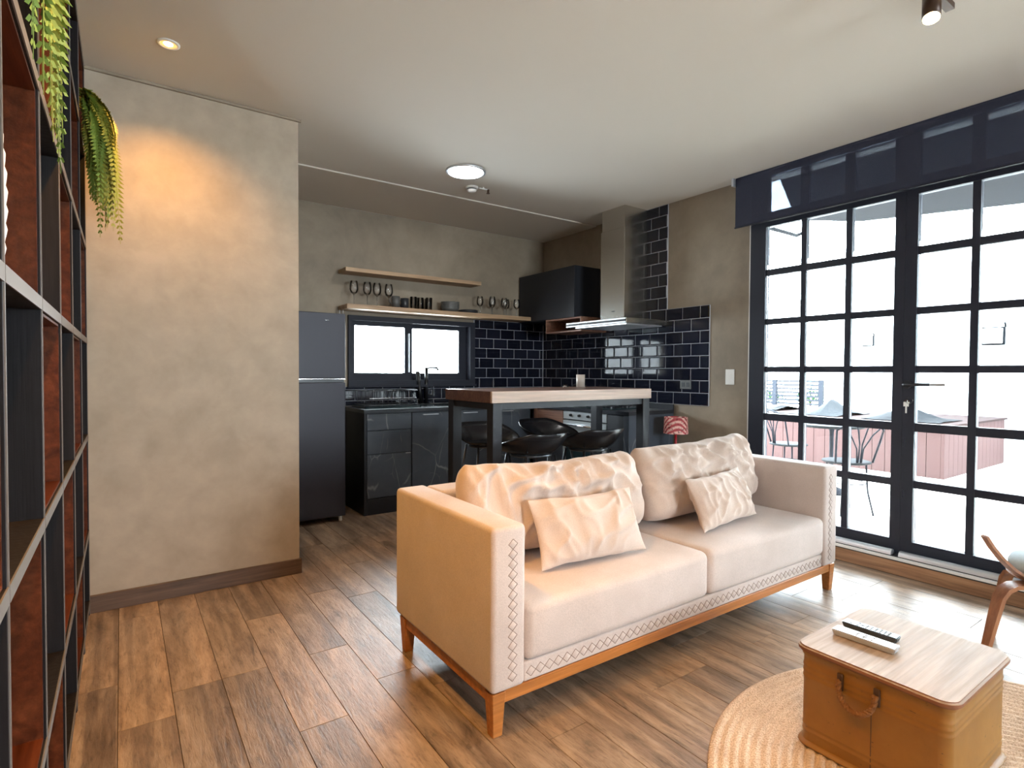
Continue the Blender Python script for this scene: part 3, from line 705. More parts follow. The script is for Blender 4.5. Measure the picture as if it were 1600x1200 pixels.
# ------------------------------------------------------------------ trunk
tr = thing('trunk_chest', 'mustard painted tin trunk with wooden lid used as coffee table on the rug', 'trunk', (2.015, 0.725, 0.0138))
TX0, TX1, TY0, TY1 = 1.786, 2.245, 0.525, 0.925
def ring_levels(levels, r=0.03):
    bm = bmesh.new(); rings = []
    for z, off in levels:
        rings.append([bm.verts.new((x, y, z)) for x, y in rrect(TX0 - off, TX1 + off, TY0 - off, TY1 + off, r + off, 5)])
    for A, Bq in zip(rings, rings[1:]):
        n = len(A)
        for k in range(n): bm.faces.new((A[k], A[(k + 1) % n], Bq[(k + 1) % n], Bq[k]))
    bm.faces.new(rings[0][::-1]); bm.faces.new(rings[-1]); bmesh.ops.recalc_face_normals(bm, faces=bm.faces); return bm
lv = [(0.0138, 0.010), (0.019, 0.014), (0.025, 0.011), (0.029, 0.0)]
def ridge(z, h=0.0016): return [(z - 0.006, 0), (z - 0.002, h), (z + 0.002, h), (z + 0.006, 0)]
for z in (0.060, 0.078, 0.232, 0.250, 0.268): lv += ridge(z)
lv += [(0.298, 0), (0.302, 0.004), (0.312, 0.004), (0.3135, 0.0)]
sharp(obj('body', ring_levels(lv), 'painted_tin', tr), 50)
bm = prism(rrect(TX0 - 0.016, TX1 + 0.016, TY0 - 0.016, TY1 + 0.016, 0.045, 6), 0.3135, 0.3345)
bmesh.ops.bevel(bm, geom=[e for e in bm.edges if abs(e.verts[0].co.z - e.verts[1].co.z) < 1e-5], offset=0.006, segments=3, affect='EDGES')
lid = sharp(obj('lid', bm, 'trunk_lid_edge', tr), 50)
lid.data.materials.append(MATS['trunk_lid_wood'])
for p in lid.data.polygons:
    if p.normal.z > 0.7: p.material_index = 1
for yb_ in (0.800, 0.700):
    obj('handle_bracket', B(TX0 - 0.009, TX0 - 0.0005, yb_ - 0.009, yb_ + 0.009, 0.238, 0.290, bev=0.003), 'rusty_iron', tr)
pts = []
for k in range(17):
    a = PI * k / 16; pts.append((TX0 - 0.016 - 0.012 * math.sin(a), 0.750 + 0.050 * math.cos(a), 0.272 - 0.070 * math.sin(a) ** 0.8))
bm = bmesh.new()
for ph in (0, PI):   # two twisted strands
    q = []
    for k in range(65):
        t = k / 64 * 16; i = min(int(t), 15); p = Vector(pts[i]).lerp(Vector(pts[i + 1]), t - i); d = (Vector(pts[i + 1]) - Vector(pts[i])).normalized(); a, b_ = orient(d)
        an = ph + k * 0.85; q.append(p + (a * math.cos(an) + b_ * math.sin(an)) * 0.0035)
    tube(q, 0.0058, 6, bm=bm)
obj('rope_handle', bm, 'rope', tr, True)['kind'] = 'stuff'
obj('seam', B(TX0 - 0.0012, TX0 + 0.0005, 0.7145, 0.7165, 0.03, 0.225), 'rusty_iron', tr)

# ------------------------------------------------------------------ remote controls
def remote(label, loc, ang, ln, wd, th, body, btn, rows, lift=0.0):
    root = thing('remote_control', label, 'remote', (0, 0, 0), 'remote controls on the trunk lid')
    bm = B(-ln / 2, ln / 2, -wd / 2, wd / 2, 0, th)
    for v in bm.verts:
        if v.co.z < 1e-5: v.co.x *= 0.93; v.co.y *= 0.8
    bmesh.ops.bevel(bm, geom=list(bm.edges), offset=0.003, segments=2, affect='EDGES')
    obj('casing', bm, body, root)
    bme = bpy.data.meshes.new('button'); b2 = B(-0.0035, 0.0035, -0.0025, 0.0025, 0, 0.0014); b2.to_mesh(bme); b2.free(); bme.materials.append(MATS[btn])
    for x, ys, s in rows:
        for y in ys: meshcopy(bme, 'button', (x * ln, y * wd, th - 0.0002), root, scale=(s, s, 1))
    root.location = loc; root.rotation_euler = (0, 0, math.radians(ang)); return root
rw = [(x, (-0.25, 0, 0.25), 0.8) for x in (-0.06, 0.02, 0.10, 0.18, 0.26, 0.33)] + [(-0.22, (-0.25, 0.25), 1.1), (-0.34, (-0.2, 0.25), 1.0), (-0.14, (0,), 1.3)]
remote('silver remote control lying nearer the rope handle on the trunk lid', (1.953, 0.805, 0.3347), -87, 0.185, 0.050, 0.020, 'remote_silver', 'remote_button', [(-0.12, (-0.22, 0, 0.22), 0.8), (0.0, (-0.25, 0.25), 1.0), (0.0, (0,), 1.7), (0.12, (-0.22, 0.22), 0.9), (-0.3, (-0.2, 0.2), 0.8)])
remote('dark grey remote control with rows of buttons on the trunk lid', (2.035, 0.822, 0.3347), -87, 0.165, 0.042, 0.020, 'remote_dark', 'remote_button', rw)

# ------------------------------------------------------------------ lounge chair at the frame edge
lc = thing('lounge_chair', 'low bent-plywood chair with round pale blue seat pad near the glass door', 'chair', (0, 0, 0))
def ply_leg(pts, th):
    """flat bent-plywood strip swept along (x, z, width)"""
    bm = bmesh.new(); rows = []
    for k, (x, z, w_) in enumerate(pts):
        a = Vector(pts[max(k - 1, 0)][:2]); b_ = Vector(pts[min(k + 1, len(pts) - 1)][:2]); d = (b_ - a).normalized(); n = Vector((-d.y, d.x)) * th / 2
        rows.append([bm.verts.new((x + n.x, -w_ / 2, z + n.y)), bm.verts.new((x + n.x, w_ / 2, z + n.y)), bm.verts.new((x - n.x, w_ / 2, z - n.y)), bm.verts.new((x - n.x, -w_ / 2, z - n.y))])
    for A, Bq in zip(rows, rows[1:]):
        for k in range(4): bm.faces.new((A[k], A[(k + 1) % 4], Bq[(k + 1) % 4], Bq[k]))
    bm.faces.new(rows[0]); bm.faces.new(rows[-1][::-1]); bmesh.ops.recalc_face_normals(bm, faces=bm.faces); return bm
for q in range(4):
    pts = [(-0.295, 0.0, 0.026), (-0.268, 0.12, 0.036), (-0.240, 0.24, 0.046), (-0.226, 0.295, 0.050), (-0.205, 0.327, 0.054), (-0.172, 0.343, 0.056), (-0.10, 0.346, 0.066), (-0.06, 0.346, 0.06)]
    sharp(obj('leg', xf(ply_leg(pts, 0.016), Matrix.Rotation(PI / 2 * q, 4, 'Z')), 'chair_plywood', lc), 50)
spine = [(-0.292, 0.545, 0.030), (-0.262, 0.500, 0.032), (-0.225, 0.455, 0.036), (-0.18, 0.412, 0.045), (-0.13, 0.380, 0.06), (-0.07, 0.362, 0.09), (0.0, 0.357, 0.12), (0.10, 0.357, 0.12), (0.20, 0.360, 0.10), (0.26, 0.35, 0.08)]
sharp(obj('back_spine', ply_leg(spine, 0.011), 'chair_plywood', lc), 50)
obj('seat_board', lathe([(0, 0.3635), (0.20, 0.3635), (0.205, 0.369), (0.20, 0.375), (0, 0.375)], 36, (0.07, 0, 0)), 'chair_plywood', lc)
obj('seat_pad', lathe([(0, 0.3755), (0.16, 0.3755), (0.195, 0.39), (0.20, 0.41), (0.19, 0.432), (0.12, 0.443), (0, 0.445)], 36, (0.07, 0, 0)), 'seat_pad_fabric', lc, True)
lc.location = (3.10, 0.578, 0.0); lc.rotation_euler = (0, 0, math.radians(-35))

# ------------------------------------------------------------------ bar table
bt = thing('bar_table', 'tall bar table with thick wooden top on a black square-tube frame', 'table', (2.54, 3.12, 0))
BX0, BX1, BY0, BY1 = 1.83, 3.25, 2.828, 3.42
obj('top', B(BX0, BX1, BY0 + 0.02, BY1, 1.008, 1.08, bev=0.002, seg=1), 'bar_wood_shaded', bt)
obj('lit_front_edge', B(BX0, BX1, BY0, BY0 + 0.0198, 1.008, 1.0795, bev=0.002, seg=1), 'bar_wood_lit', bt)  # thin lighter strip standing in for light on the front edge
LG = 0.068
lx = (BX0 + 0.012, BX1 - 0.012 - LG); ly = (BY0 + 0.008, BY1 - 0.02 - LG)
for a in lx:
    for b_ in ly: obj('leg', B(a, a + LG, b_, b_ + LG, 0.0, 1.0075, bev=0.002, seg=1), 'black_metal', bt)
for b_ in ly: obj('apron', B(lx[0] + LG, lx[1], b_ + 0.012, b_ + LG - 0.012, 0.966, 1.0075), 'black_metal', bt)
for a in lx: obj('apron', B(a + 0.012, a + LG - 0.012, ly[0] + LG, ly[1], 0.966, 1.0075), 'black_metal', bt)
obj('foot_bar', B(lx[0] + LG, lx[1], (BY0 + BY1) / 2 - 0.02, (BY0 + BY1) / 2 + 0.02, 0.16, 0.20), 'black_metal', bt)
for a in lx: obj('foot_bar', B(a + 0.014, a + LG - 0.014, ly[0] + LG, ly[1], 0.16, 0.20), 'black_metal', bt)

# ------------------------------------------------------------------ bar stools
def make_stool():
    root = thing('bar_stool', '', 'stool', (0, 0, 0), 'black bucket bar stools round the bar table')
    bm = bmesh.new(); nu, nv = 40, 12; T = {}
    for i in range(nu):
        a = 2 * PI * i / nu; ca, sa = math.cos(a), math.sin(a)
        back = max(0.0, -sa); side = abs(ca)
        rim = 0.128 * min(1.0, (0.5 - 0.62 * sa)) if sa < 0.55 else 0.018
        rim = max(rim, 0.015)
        for j in range(1, nv + 1):
            r = j / nv; fl = 1 + 0.06 * back
            x = 0.232 * r * math.copysign(abs(ca) ** 0.85, ca); y = 0.215 * r * math.copysign(abs(sa) ** 0.85, sa) * fl
            t = max(0, (r - 0.50) / 0.50); z = rim * (t ** 1.7) + 0.006 * r * r
            T[i, j] = Vector((x, y, z))
    th = 0.010
    V = {k: bm.verts.new(p) for k, p in T.items()}; c = bm.verts.new((0, 0, 0))
    W = {k: bm.verts.new(p + Vector((p.x * 0.02, p.y * 0.02, -th * (1.0 if k[1] < nv else 0.7)))) for k, p in T.items()}; c2 = bm.verts.new((0, 0, -th))
    for i in range(nu):
        n = (i + 1) % nu
        bm.faces.new((c, V[i, 1], V[n, 1])); bm.faces.new((c2, W[n, 1], W[i, 1]))
        for j in range(1, nv):
            bm.faces.new((V[i, j], V[i, j + 1], V[n, j + 1], V[n, j])); bm.faces.new((W[i, j], W[n, j], W[n, j + 1], W[i, j + 1]))
        bm.faces.new((V[i, nv], W[i, nv], W[n, nv], V[n, nv]))
    bmesh.ops.recalc_face_normals(bm, faces=bm.faces)
    obj('seat_shell', xf(bm, Matrix.Translation((0, 0, 0.690))), 'stool_shell_black', root, True)
    obj('under_frame', tube([(0.13 * math.cos(a), 0.12 * math.sin(a), 0.672) for a in [2 * PI * k / 20 for k in range(20)]], 0.009, 8, True), 'stool_leg_steel', root, True)
    for sx in (-1, 1):
        for sy in (-1, 1): obj('leg', tube([(sx * 0.115, sy * 0.10, 0.672), (sx * 0.155, sy * 0.145, 0.35), (sx * 0.20, sy * 0.19, 0.0)], 0.009, 8), 'stool_leg_steel', root, True)
    obj('foot_ring', tube([(sx, sy, 0.25) for sx, sy in ((-0.168, -0.158), (0.168, -0.158), (0.168, 0.158), (-0.168, 0.158))], 0.007, 8, True), 'stool_leg_steel', root, True)
    return root
st0 = make_stool()
spots = [(2.150, 2.862, 2, 'black bucket bar stool on the sofa side of the bar table, nearer the fridge'),
         (2.645, 2.862, -3, 'black bucket bar stool on the sofa side of the bar table, nearer the oven'),
         (2.155, 3.395, 174, 'black bucket bar stool on the sink side of the bar table, nearer the fridge'),
         (2.735, 3.395, 186, 'black bucket bar stool on the sink side of the bar table, nearer the oven')]
for k, (x, y, a, lb) in enumerate(spots):
    s_ = st0 if k == 0 else copy_tree(st0)
    s_.location = (x, y, 0); s_.rotation_euler = (0, 0, math.radians(a)); s_['label'] = lb

# ------------------------------------------------------------------ fridge
fr = thing('fridge', 'tall dark steel fridge with a freezer door on top beside the partition', 'fridge', (1.18, 4.68, 0))
obj('cabinet', B(0.885, 1.455, 4.455, 4.955, 0.035, 1.650, bev=0.004, seg=1), 'fridge_steel', fr)
obj('freezer_door', B(0.885, 1.46, 4.40, 4.450, 1.140, 1.652, bev=0.006), 'fridge_steel', fr)
obj('fridge_door', B(0.885, 1.46, 4.40, 4.450, 0.045, 1.108, bev=0.006), 'fridge_steel', fr)
obj('grip_recess', B(0.89, 1.455, 4.42, 4.454, 1.109, 1.139), 'black_plastic', fr)
obj('grip_trim', B(0.89, 1.458, 4.398, 4.41, 1.132, 1.1395), 'chrome', fr)
obj('badge', B(1.30, 1.33, 4.3988, 4.4, 1.592, 1.597), 'chrome', fr)
for a in (0.91, 1.43):
    for b_ in (4.44, 4.92): obj('foot', tube([(a, b_, 0), (a, b_, 0.036)], 0.014, 10), 'white_plastic', fr)

# ------------------------------------------------------------------ kitchen units
YC = 4.455; XC = 3.345
def handle_x(parent, x0, x1, y, z):
    obj('handle', B(x0, x1, y - 0.018, y - 0.0002, z - 0.004, z + 0.004, bev=0.001, seg=1), 'aluminium', parent)
dc = thing('drawer_cabinet', 'black marble-look kitchen unit with three stacked drawers beside the fridge', 'cabinet', (1.85, 4.7, 0))
obj('carcass', B(1.655, 2.057, YC + 0.022, 4.95, 0.0, 0.849), 'matt_black_cabinet', dc)
obj('side_panel', B(1.633, 1.654, YC, 4.95, 0.0, 0.849), 'matt_black_cabinet', dc)
for z0, z1 in ((0.705, 0.842), (0.508, 0.699), (0.140, 0.502)):
    d = obj('drawer', B(1.658, 2.053, YC, YC + 0.0215, z0, z1, bev=0.0015, seg=1), 'black_marble', dc)
    obj('grip_tab', B(2.00, 2.045, YC - 0.006, YC - 0.0002, z1 - 0.008, z1 - 0.002), 'aluminium', d) if z1 < 0.6 else None
obj('plinth', B(1.658, 2.053, YC + 0.004, YC + 0.0215, 0.0, 0.133), 'matt_black_cabinet', dc)
def door_unit(name, x0, x1, lb):
    u = thing(name, lb, 'cabinet', ((x0 + x1) / 2, 4.7, 0))
    obj('carcass', B(x0 + 0.001, x1 - 0.001, YC + 0.022, 4.95, 0.0, 0.849), 'matt_black_cabinet', u)
    d = obj('door', B(x0 + 0.003, x1 - 0.003, YC, YC + 0.0215, 0.140, 0.842, bev=0.0015, seg=1), 'black_marble', u)
    handle_x(d, x0 + 0.10, x0 + 0.25, YC, 0.822)
    obj('plinth', B(x0 + 0.003, x1 - 0.003, YC + 0.004, YC + 0.0215, 0.0, 0.133), 'matt_black_cabinet', u)
door_unit('sink_cabinet', 2.060, 2.462, 'black marble-look cabinet door next to the drawers, below the tap')
door_unit('base_cabinet', 2.466, 2.868, 'black marble-look cabinet door seen between the bar table legs')
door_unit('base_cabinet', 2.872, 3.340, 'dark base cabinet in the kitchen corner behind the bar stools')
# right-hand run
cu = thing('open_base_unit', 'dark base unit with an open reddish wooden niche beside the oven', 'cabinet', (3.6, 4.2, 0))
obj('carcass', B(XC + 0.022, 3.885, 3.962, 4.45, 0.0, 0.849), 'matt_black_cabinet', cu)
obj('wood_stile', B(XC, XC + 0.0215, 4.36, 4.40, 0.14, 0.845), 'niche_wood', cu)
obj('niche_back', B(XC + 0.004, XC + 0.0215, 3.965, 4.358, 0.66, 0.845), 'niche_wood', cu)
obj('door', B(XC, XC + 0.0215, 3.965, 4.358, 0.14, 0.655, bev=0.0015, seg=1), 'black_marble', cu)
ov = thing('oven', 'stainless steel built-in oven under the cooktop', 'oven', (3.6, 3.67, 0))
obj('housing', B(XC + 0.026, 3.885, 3.392, 3.957, 0.10, 0.848), 'matt_black_cabinet', ov)
obj('control_panel', B(XC, XC + 0.0255, 3.394, 3.955, 0.772, 0.846, bev=0.002, seg=1), 'oven_steel', ov)
od = obj('oven_door', B(XC - 0.004, XC + 0.0255, 3.394, 3.955, 0.30, 0.760, bev=0.003, seg=1), 'oven_steel', ov)
obj('door_glass', B(XC - 0.006, XC - 0.0042, 3.44, 3.91, 0.34, 0.62), 'oven_glass', od)
obj('handle', tube([(XC - 0.03, 3.43, 0.722), (XC - 0.03, 3.92, 0.722)], 0.008, 10), 'chrome', od, True)
for k in range(4):
    obj('knob', xf(lathe([(0, 0), (0.013, 0), (0.011, 0.018), (0, 0.018)], 16), Matrix.Translation((XC, 3.50 + 0.115 * k, 0.81)) @ Matrix.Rotation(-PI / 2, 4, 'Y')), 'black_plastic', ov)
obj('lower_panel', B(XC, XC + 0.0255, 3.394, 3.955, 0.10, 0.29), 'oven_steel', ov)
obj('plinth', B(XC + 0.02, XC + 0.04, 3.394, 3.955, 0.0, 0.099), 'matt_black_cabinet', ov)
eu = thing('end_cabinet', 'narrow dark cabinet with marble-look end panel closing the counter by the lamp', 'cabinet', (3.6, 3.26, 0))
obj('carcass', B(XC + 0.022, 3.885, 3.196, 3.388, 0.0, 0.849), 'matt_black_cabinet', eu)
obj('door', B(XC, XC + 0.0215, 3.198, 3.386, 0.14, 0.845, bev=0.0015, seg=1), 'matt_black_cabinet', eu)
obj('end_panel', B(XC - 0.005, 3.885, 3.135, 3.195, 0.0, 0.849, bev=0.001, seg=1), 'black_marble', eu)
# worktop with upstand, one L-shaped slab
wt = thing('worktop', 'black L-shaped kitchen worktop along both tiled walls', 'worktop', (2.8, 4.7, 0.85))
obj('slab', prism([(1.628, YC - 0.012), (XC - 0.012, YC - 0.012), (XC - 0.012, 3.13), (3.885, 3.13), (3.885, 4.952), (1.628, 4.952)], 0.850, 0.880), 'worktop_black', wt)
obj('upstand', B(3.872, 3.8865, 3.13, 4.94, 0.8803, 0.928), 'worktop_black', wt)
sk = thing('sink', 'black undermounted kitchen sink below the small window', 'sink', (2.48, 4.68, 0.88))
obj('rim', xf(frame_ring(2.22, 2.74, 4.53, 4.90, 0.8803, 0.886, 0.022, 0.022, 0.022, 0.022), Matrix(((1, 0, 0, 0), (0, 0, 1, 0), (0, 1, 0, 0), (0, 0, 0, 1)))), 'black_plastic', sk)
obj('basin_floor', B(2.243, 2.717, 4.553, 4.877, 0.8803, 0.8815), 'oven_glass', sk)
fa = thing('tap', 'black kitchen tap with upright spout in front of the window', 'tap', (2.33, 4.80, 0.88))
TY = 4.930
obj('column', tube([(2.43, TY, 0.8803), (2.43, TY, 1.238)], 0.016, 12), 'black_plastic', fa, True)
obj('spout', tube([(2.43, TY, 1.225), (2.44, TY - 0.05, 1.235), (2.46, TY - 0.16, 1.232), (2.465, TY - 0.175, 1.215)], 0.010, 10), 'black_plastic', fa, True)
obj('hose_sleeve', tube([(2.38, TY, 0.8895), (2.362, TY, 1.0), (2.335, TY, 1.20)], 0.020, 12), 'black_plastic', fa, True)
obj('lever', tube([(2.446, TY, 0.97), (2.50, TY, 0.97), (2.50, TY, 1.02)], 0.007, 8), 'black_plastic', fa, True)
obj('base_flange', prism(rrect(2.352, 2.456, TY - 0.021, TY + 0.021, 0.02), 0.8804, 0.889), 'black_plastic', fa)
# dish rack
dr = thing('dish_rack', 'black wire dish rack with drip tray on the worktop', 'dish rack', (1.93, 4.70, 0.88))
RX0, RX1, RY0, RY1 = 1.70, 2.17, 4.56, 4.90
obj('drip_tray', prism(rrect(RX0 - 0.02, RX1 + 0.03, RY0 - 0.02, RY1 + 0.015, 0.03), 0.8803, 0.895), 'oven_glass', dr)
for z in (0.905, 1.03): obj('rim_wire', tube([(x, y, z) for x, y in rrect(RX0, RX1, RY0, RY1, 0.03, 4)], 0.004, 6, True), 'black_metal', dr, True)
obj('rack_wire', tube([(RX0 + 0.02, RY0, 0.965), (RX1 - 0.02, RY0, 0.965)], 0.003, 6), 'aluminium', dr)
for k in range(12):
    x = RX0 + 0.035 + k * (RX1 - RX0 - 0.07) / 11
    obj('rack_wire', tube([(x, RY0, 1.03), (x, RY0, 0.905), (x, RY1, 0.905), (x, RY1, 1.03)], 0.0022, 5), 'black_metal', dr)
# hob, kettle, cup, small jar
hb = thing('cooktop', 'black glass cooktop set in the worktop under the hood', 'cooktop', (3.6, 3.66, 0.88))
obj('glass_plate', B(3.40, 3.84, 3.40, 3.93, 0.8803, 0.889, bev=0.002, seg=1), 'oven_glass', hb)
for x, y, r in ((3.52, 3.53, 0.07), (3.72, 3.53, 0.055), (3.52, 3.79, 0.055), (3.72, 3.79, 0.075)):
    obj('pan_support', tube([(x + r * math.cos(2 * PI * k / 20), y + r * math.sin(2 * PI * k / 20), 0.906) for k in range(20)], 0.006, 6, True), 'black_metal', hb, True)
    obj('burner', lathe([(0, 0.889), (r * 0.6, 0.889), (r * 0.6, 0.9), (0, 0.902)], 20, (x, y, 0)), 'black_metal', hb)
ke = thing('kettle', 'small black kettle with chrome band on the worktop', 'kettle', (3.63, 4.08, 0.88))
obj('body', lathe([(0, 0.8803), (0.075, 0.8803), (0.082, 0.91), (0.075, 1.0), (0.055, 1.07), (0.03, 1.085), (0, 1.088)], 28, (3.63, 4.08, 0)), 'black_plastic', ke, True)
obj('knob', lathe([(0, 1.088), (0.010, 1.088), (0.014, 1.105), (0, 1.112)], 16, (3.63, 4.08, 0)), 'black_plastic', ke, True)
obj('handle', tube([(3.63, 4.015, 1.06), (3.63, 3.965, 1.07), (3.63, 3.945, 1.02), (3.63, 3.96, 0.955), (3.63, 4.0, 0.93)], 0.009, 8), 'black_plastic', ke, True)
obj('spout', tube([(3.63, 4.145, 0.98), (3.63, 4.19, 1.03), (3.63, 4.205, 1.06)], 0.016, 10, r2=0.010), 'chrome', ke, True)
def lathed(name, prof, c, mat, label, cat, group=None, n=28):
    return tag(obj(name, lathe(prof, n, c), mat, None, True), label, cat, group)
lathed('cup', [(0, 0), (0.033, 0), (0.035, 0.1), (0.031, 0.1), (0.03, 0.01), (0, 0.008)], (3.02, 3.36, 1.0801), 'ceramic_beige', 'beige straight cup at the far side of the bar table top', 'cup')
lathed('steel_jug', [(0, 0), (0.04, 0), (0.042, 0.10), (0.034, 0.17), (0.03, 0.19), (0.026, 0.19), (0.03, 0.16), (0.036, 0.1), (0.034, 0.01), (0, 0.01)], (3.66, 4.30, 0.8803), 'chrome', 'shiny steel jug on the worktop below the wooden niche', 'jug')

# ------------------------------------------------------------------ extractor hood
hd = thing('extractor_hood', 'stainless steel chimney extractor hood on the tiled wall', 'hood', (3.65, 3.57, 1.6))
obj('canopy', B(3.36, 3.886, 3.19, 3.945, 1.606, 1.648, bev=0.003, seg=1), 'brushed_steel', hd)
bm = bmesh.new()
A = [bm.verts.new(p) for p in ((3.40, 3.23, 1.649), (3.886, 3.23, 1.649), (3.886, 3.905, 1.649), (3.40, 3.905, 1.649))]
C = [bm.verts.new(p) for p in ((3.595, 3.445, 1.668), (3.886, 3.445, 1.668), (3.886, 3.745, 1.668), (3.595, 3.745, 1.668))]
for k in range(4): bm.faces.new((A[k], A[(k + 1) % 4], C[(k + 1) % 4], C[k]))
bm.faces.new(A[::-1]); bm.faces.new(C); bmesh.ops.recalc_face_normals(bm, faces=bm.faces)
obj('transition', bm, 'brushed_steel', hd)
obj('chimney', B(3.598, 3.886, 3.448, 3.742, 1.668, 2.47, bev=0.002, seg=1), 'brushed_steel', hd)
obj('upper_chimney', B(3.606, 3.886, 3.456, 3.734, 2.47, ZC - 0.002), 'brushed_steel', hd)
obj('light_strip', B(3.357, 3.3598, 3.20, 3.935, 1.636, 1.646), 'aluminium', hd)
obj('light_strip', B(3.357, 3.3598, 3.20, 3.935, 1.608, 1.617), 'aluminium', hd)
obj('front_band', B(3.3575, 3.3598, 3.20, 3.935, 1.618, 1.635), 'black_plastic', hd)
obj('filter', B(3.42, 3.86, 3.25, 3.88, 1.598, 1.606), 'aluminium', hd)
obj('badge', B(3.5965, 3.598, 3.56, 3.60, 1.74, 1.746), 'black_plastic', hd)
# wall cupboard and niche
uc = thing('wall_cupboard', 'matt black wall cupboard in the kitchen corner beside the hood', 'cupboard', (3.7, 4.5, 1.72))
obj('carcass', B(3.575, 3.888, 4.052, 4.955, 1.728, 2.222), 'matt_black_cabinet', uc)
obj('door', B(3.553, 3.574, 4.052, 4.955, 1.730, 2.222, bev=0.0015, seg=1), 'matt_black_cabinet', uc)
nb = thing('niche_box', 'open reddish wooden box shelf fixed under the black wall cupboard', 'shelf', (3.7, 4.2, 1.59))
obj('top_board', B(3.555, 3.885, 3.955, 4.49, 1.712, 1.727), 'niche_wood', nb)
obj('bottom_board', B(3.555, 3.885, 3.955, 4.49, 1.588, 1.603), 'niche_wood', nb)
obj('end_board', B(3.555, 3.885, 4.475, 4.49, 1.603, 1.712), 'niche_wood', nb)
obj('end_board', B(3.555, 3.885, 3.955, 3.970, 1.603, 1.712), 'niche_wood', nb)
obj('back_board', B(3.875, 3.885, 3.970, 4.475, 1.603, 1.712), 'niche_wood', nb)

# ------------------------------------------------------------------ floating shelves and what stands on them
tag(obj('floating_shelf', B(1.585, 3.55, 4.735, YB - 0.001, 1.737, 1.777, bev=0.002, seg=1), 'shelf_oak'), 'long pale wood floating shelf holding the glasses above the window', 'shelf')
tag(obj('floating_shelf', B(1.585, 2.955, 4.770, YB - 0.001, 2.060, 2.095, bev=0.002, seg=1), 'shelf_oak'), 'shorter empty pale wood floating shelf high on the kitchen wall', 'shelf')
SH = 1.7773
def wine_prof(h, r): return [(0, 0), (0.034, 0), (0.034, 0.002), (0.006, 0.006), (0.004, 0.012), (0.004, h * 0.42), (0.010, h * 0.46), (r * 0.75, h * 0.53), (r, h * 0.66), (r * 0.95, h * 0.82), (r * 0.78, h), (r * 0.74, h), (r * 0.9, h * 0.82), (r * 0.95, h * 0.66), (r * 0.7, h * 0.545), (0, h * 0.475)]
wp = ['first', 'second', 'third', 'fourth']
for k, x in enumerate((1.685, 1.807, 1.897, 2.010)):
    lathed('wine_glass', wine_prof(0.215, 0.038), (x, 4.85, SH), 'drinking_glass', f'tall clear wine glass, {wp[k]} along the shelf from the fridge end', 'glass', 'wine glasses at the fridge end')
wp2 = ['first', 'second', 'third', 'fourth', 'fifth', 'sixth']
for k, (x, y) in enumerate(((2.995, 4.86), (3.105, 4.80), (3.165, 4.90), (3.265, 4.82), (3.345, 4.90), (3.43, 4.83))):
    lathed('wine_glass', wine_prof(0.185, 0.034), (x, y, SH), 'drinking_glass', f'smaller clear wine glass, {wp2[k]} after the plates towards the wall cupboard', 'glass', 'wine glasses at the cupboard end')
tum = [(0, 0), (0.029, 0), (0.033, 0.12), (0.031, 0.12), (0.027, 0.006), (0, 0.006)]
for k, (x, y) in enumerate(((2.098, 4.912), (2.255, 4.85), (2.335, 4.87), (2.405, 4.83), (2.432, 4.905))):
    lathed('tumbler', tum, (x, y, SH), 'drinking_glass', ['clear tumbler between the two dark mugs on the shelf', 'clear tumbler right next to the black mug on the shelf', 'middle clear tumbler of the row beside the bowls', 'front clear tumbler of the pair nearest the bowls', 'rear clear tumbler of the pair nearest the bowls'][k], 'glass', 'tumblers on the shelf')
def mug(x, y, mat, lb):
    t = thing('mug', lb, 'mug', (x, y, SH), 'mugs on the shelf')
    obj('body', lathe([(0, 0), (0.036, 0), (0.038, 0.1), (0.034, 0.1), (0.032, 0.008), (0, 0.008)], 24, (x, y, SH)), mat, t, True)
    obj('handle', tube([(x - 0.036, y - 0.004, SH + 0.08), (x - 0.058, y - 0.012, SH + 0.075), (x - 0.062, y - 0.014, SH + 0.045), (x - 0.036, y - 0.004, SH + 0.02)], 0.005, 8), mat, t, True)
mug(2.045, 4.775, 'ceramic_grey', 'grey-brown mug on the shelf in front of the fourth wine glass')
mug(2.170, 4.86, 'ceramic_dark', 'black mug on the shelf between the tumblers')
for k in range(4):
    r = 0.092; h = 0.05
    lathed('bowl', [(0, 0.0), (0.045, 0.0), (0.075, 0.016), (r, h), (r - 0.005, h), (0.070, 0.021), (0, 0.007)], (2.645, 4.85, SH + 0.0165 * k), 'ceramic_grey', ['bottom dark bowl of the stack on the shelf', 'second dark bowl up in the stack on the shelf', 'third dark bowl up in the stack on the shelf', 'topmost dark bowl of the stack on the shelf'][k], 'bowl', 'stacked bowls')
for k in range(4):
    lathed('plate', [(0, 0.0), (0.065, 0.0), (0.10, 0.012), (0.098, 0.015), (0.062, 0.005), (0, 0.004)], (2.848, 4.85, SH + 0.0062 * k), 'ceramic_dark', ['bottom dark plate of the low stack on the shelf', 'second dark plate up in the low stack on the shelf', 'third dark plate up in the low stack on the shelf', 'topmost dark plate of the low stack on the shelf'][k], 'plate', 'stacked plates')
tag(obj('blind_cord', tube([(1.605, 4.90, 1.735), (1.604, 4.90, 1.4), (1.607, 4.90, 1.1), (1.602, 4.90, 0.985), (1.590, 4.90, 0.965), (1.575, 4.90, 0.985), (1.572, 4.90, 1.2), (1.574, 4.90, 1.735)], 0.0035, 6), 'white_plastic', None, True), 'white looped blind cord hanging beside the fridge', 'cord')

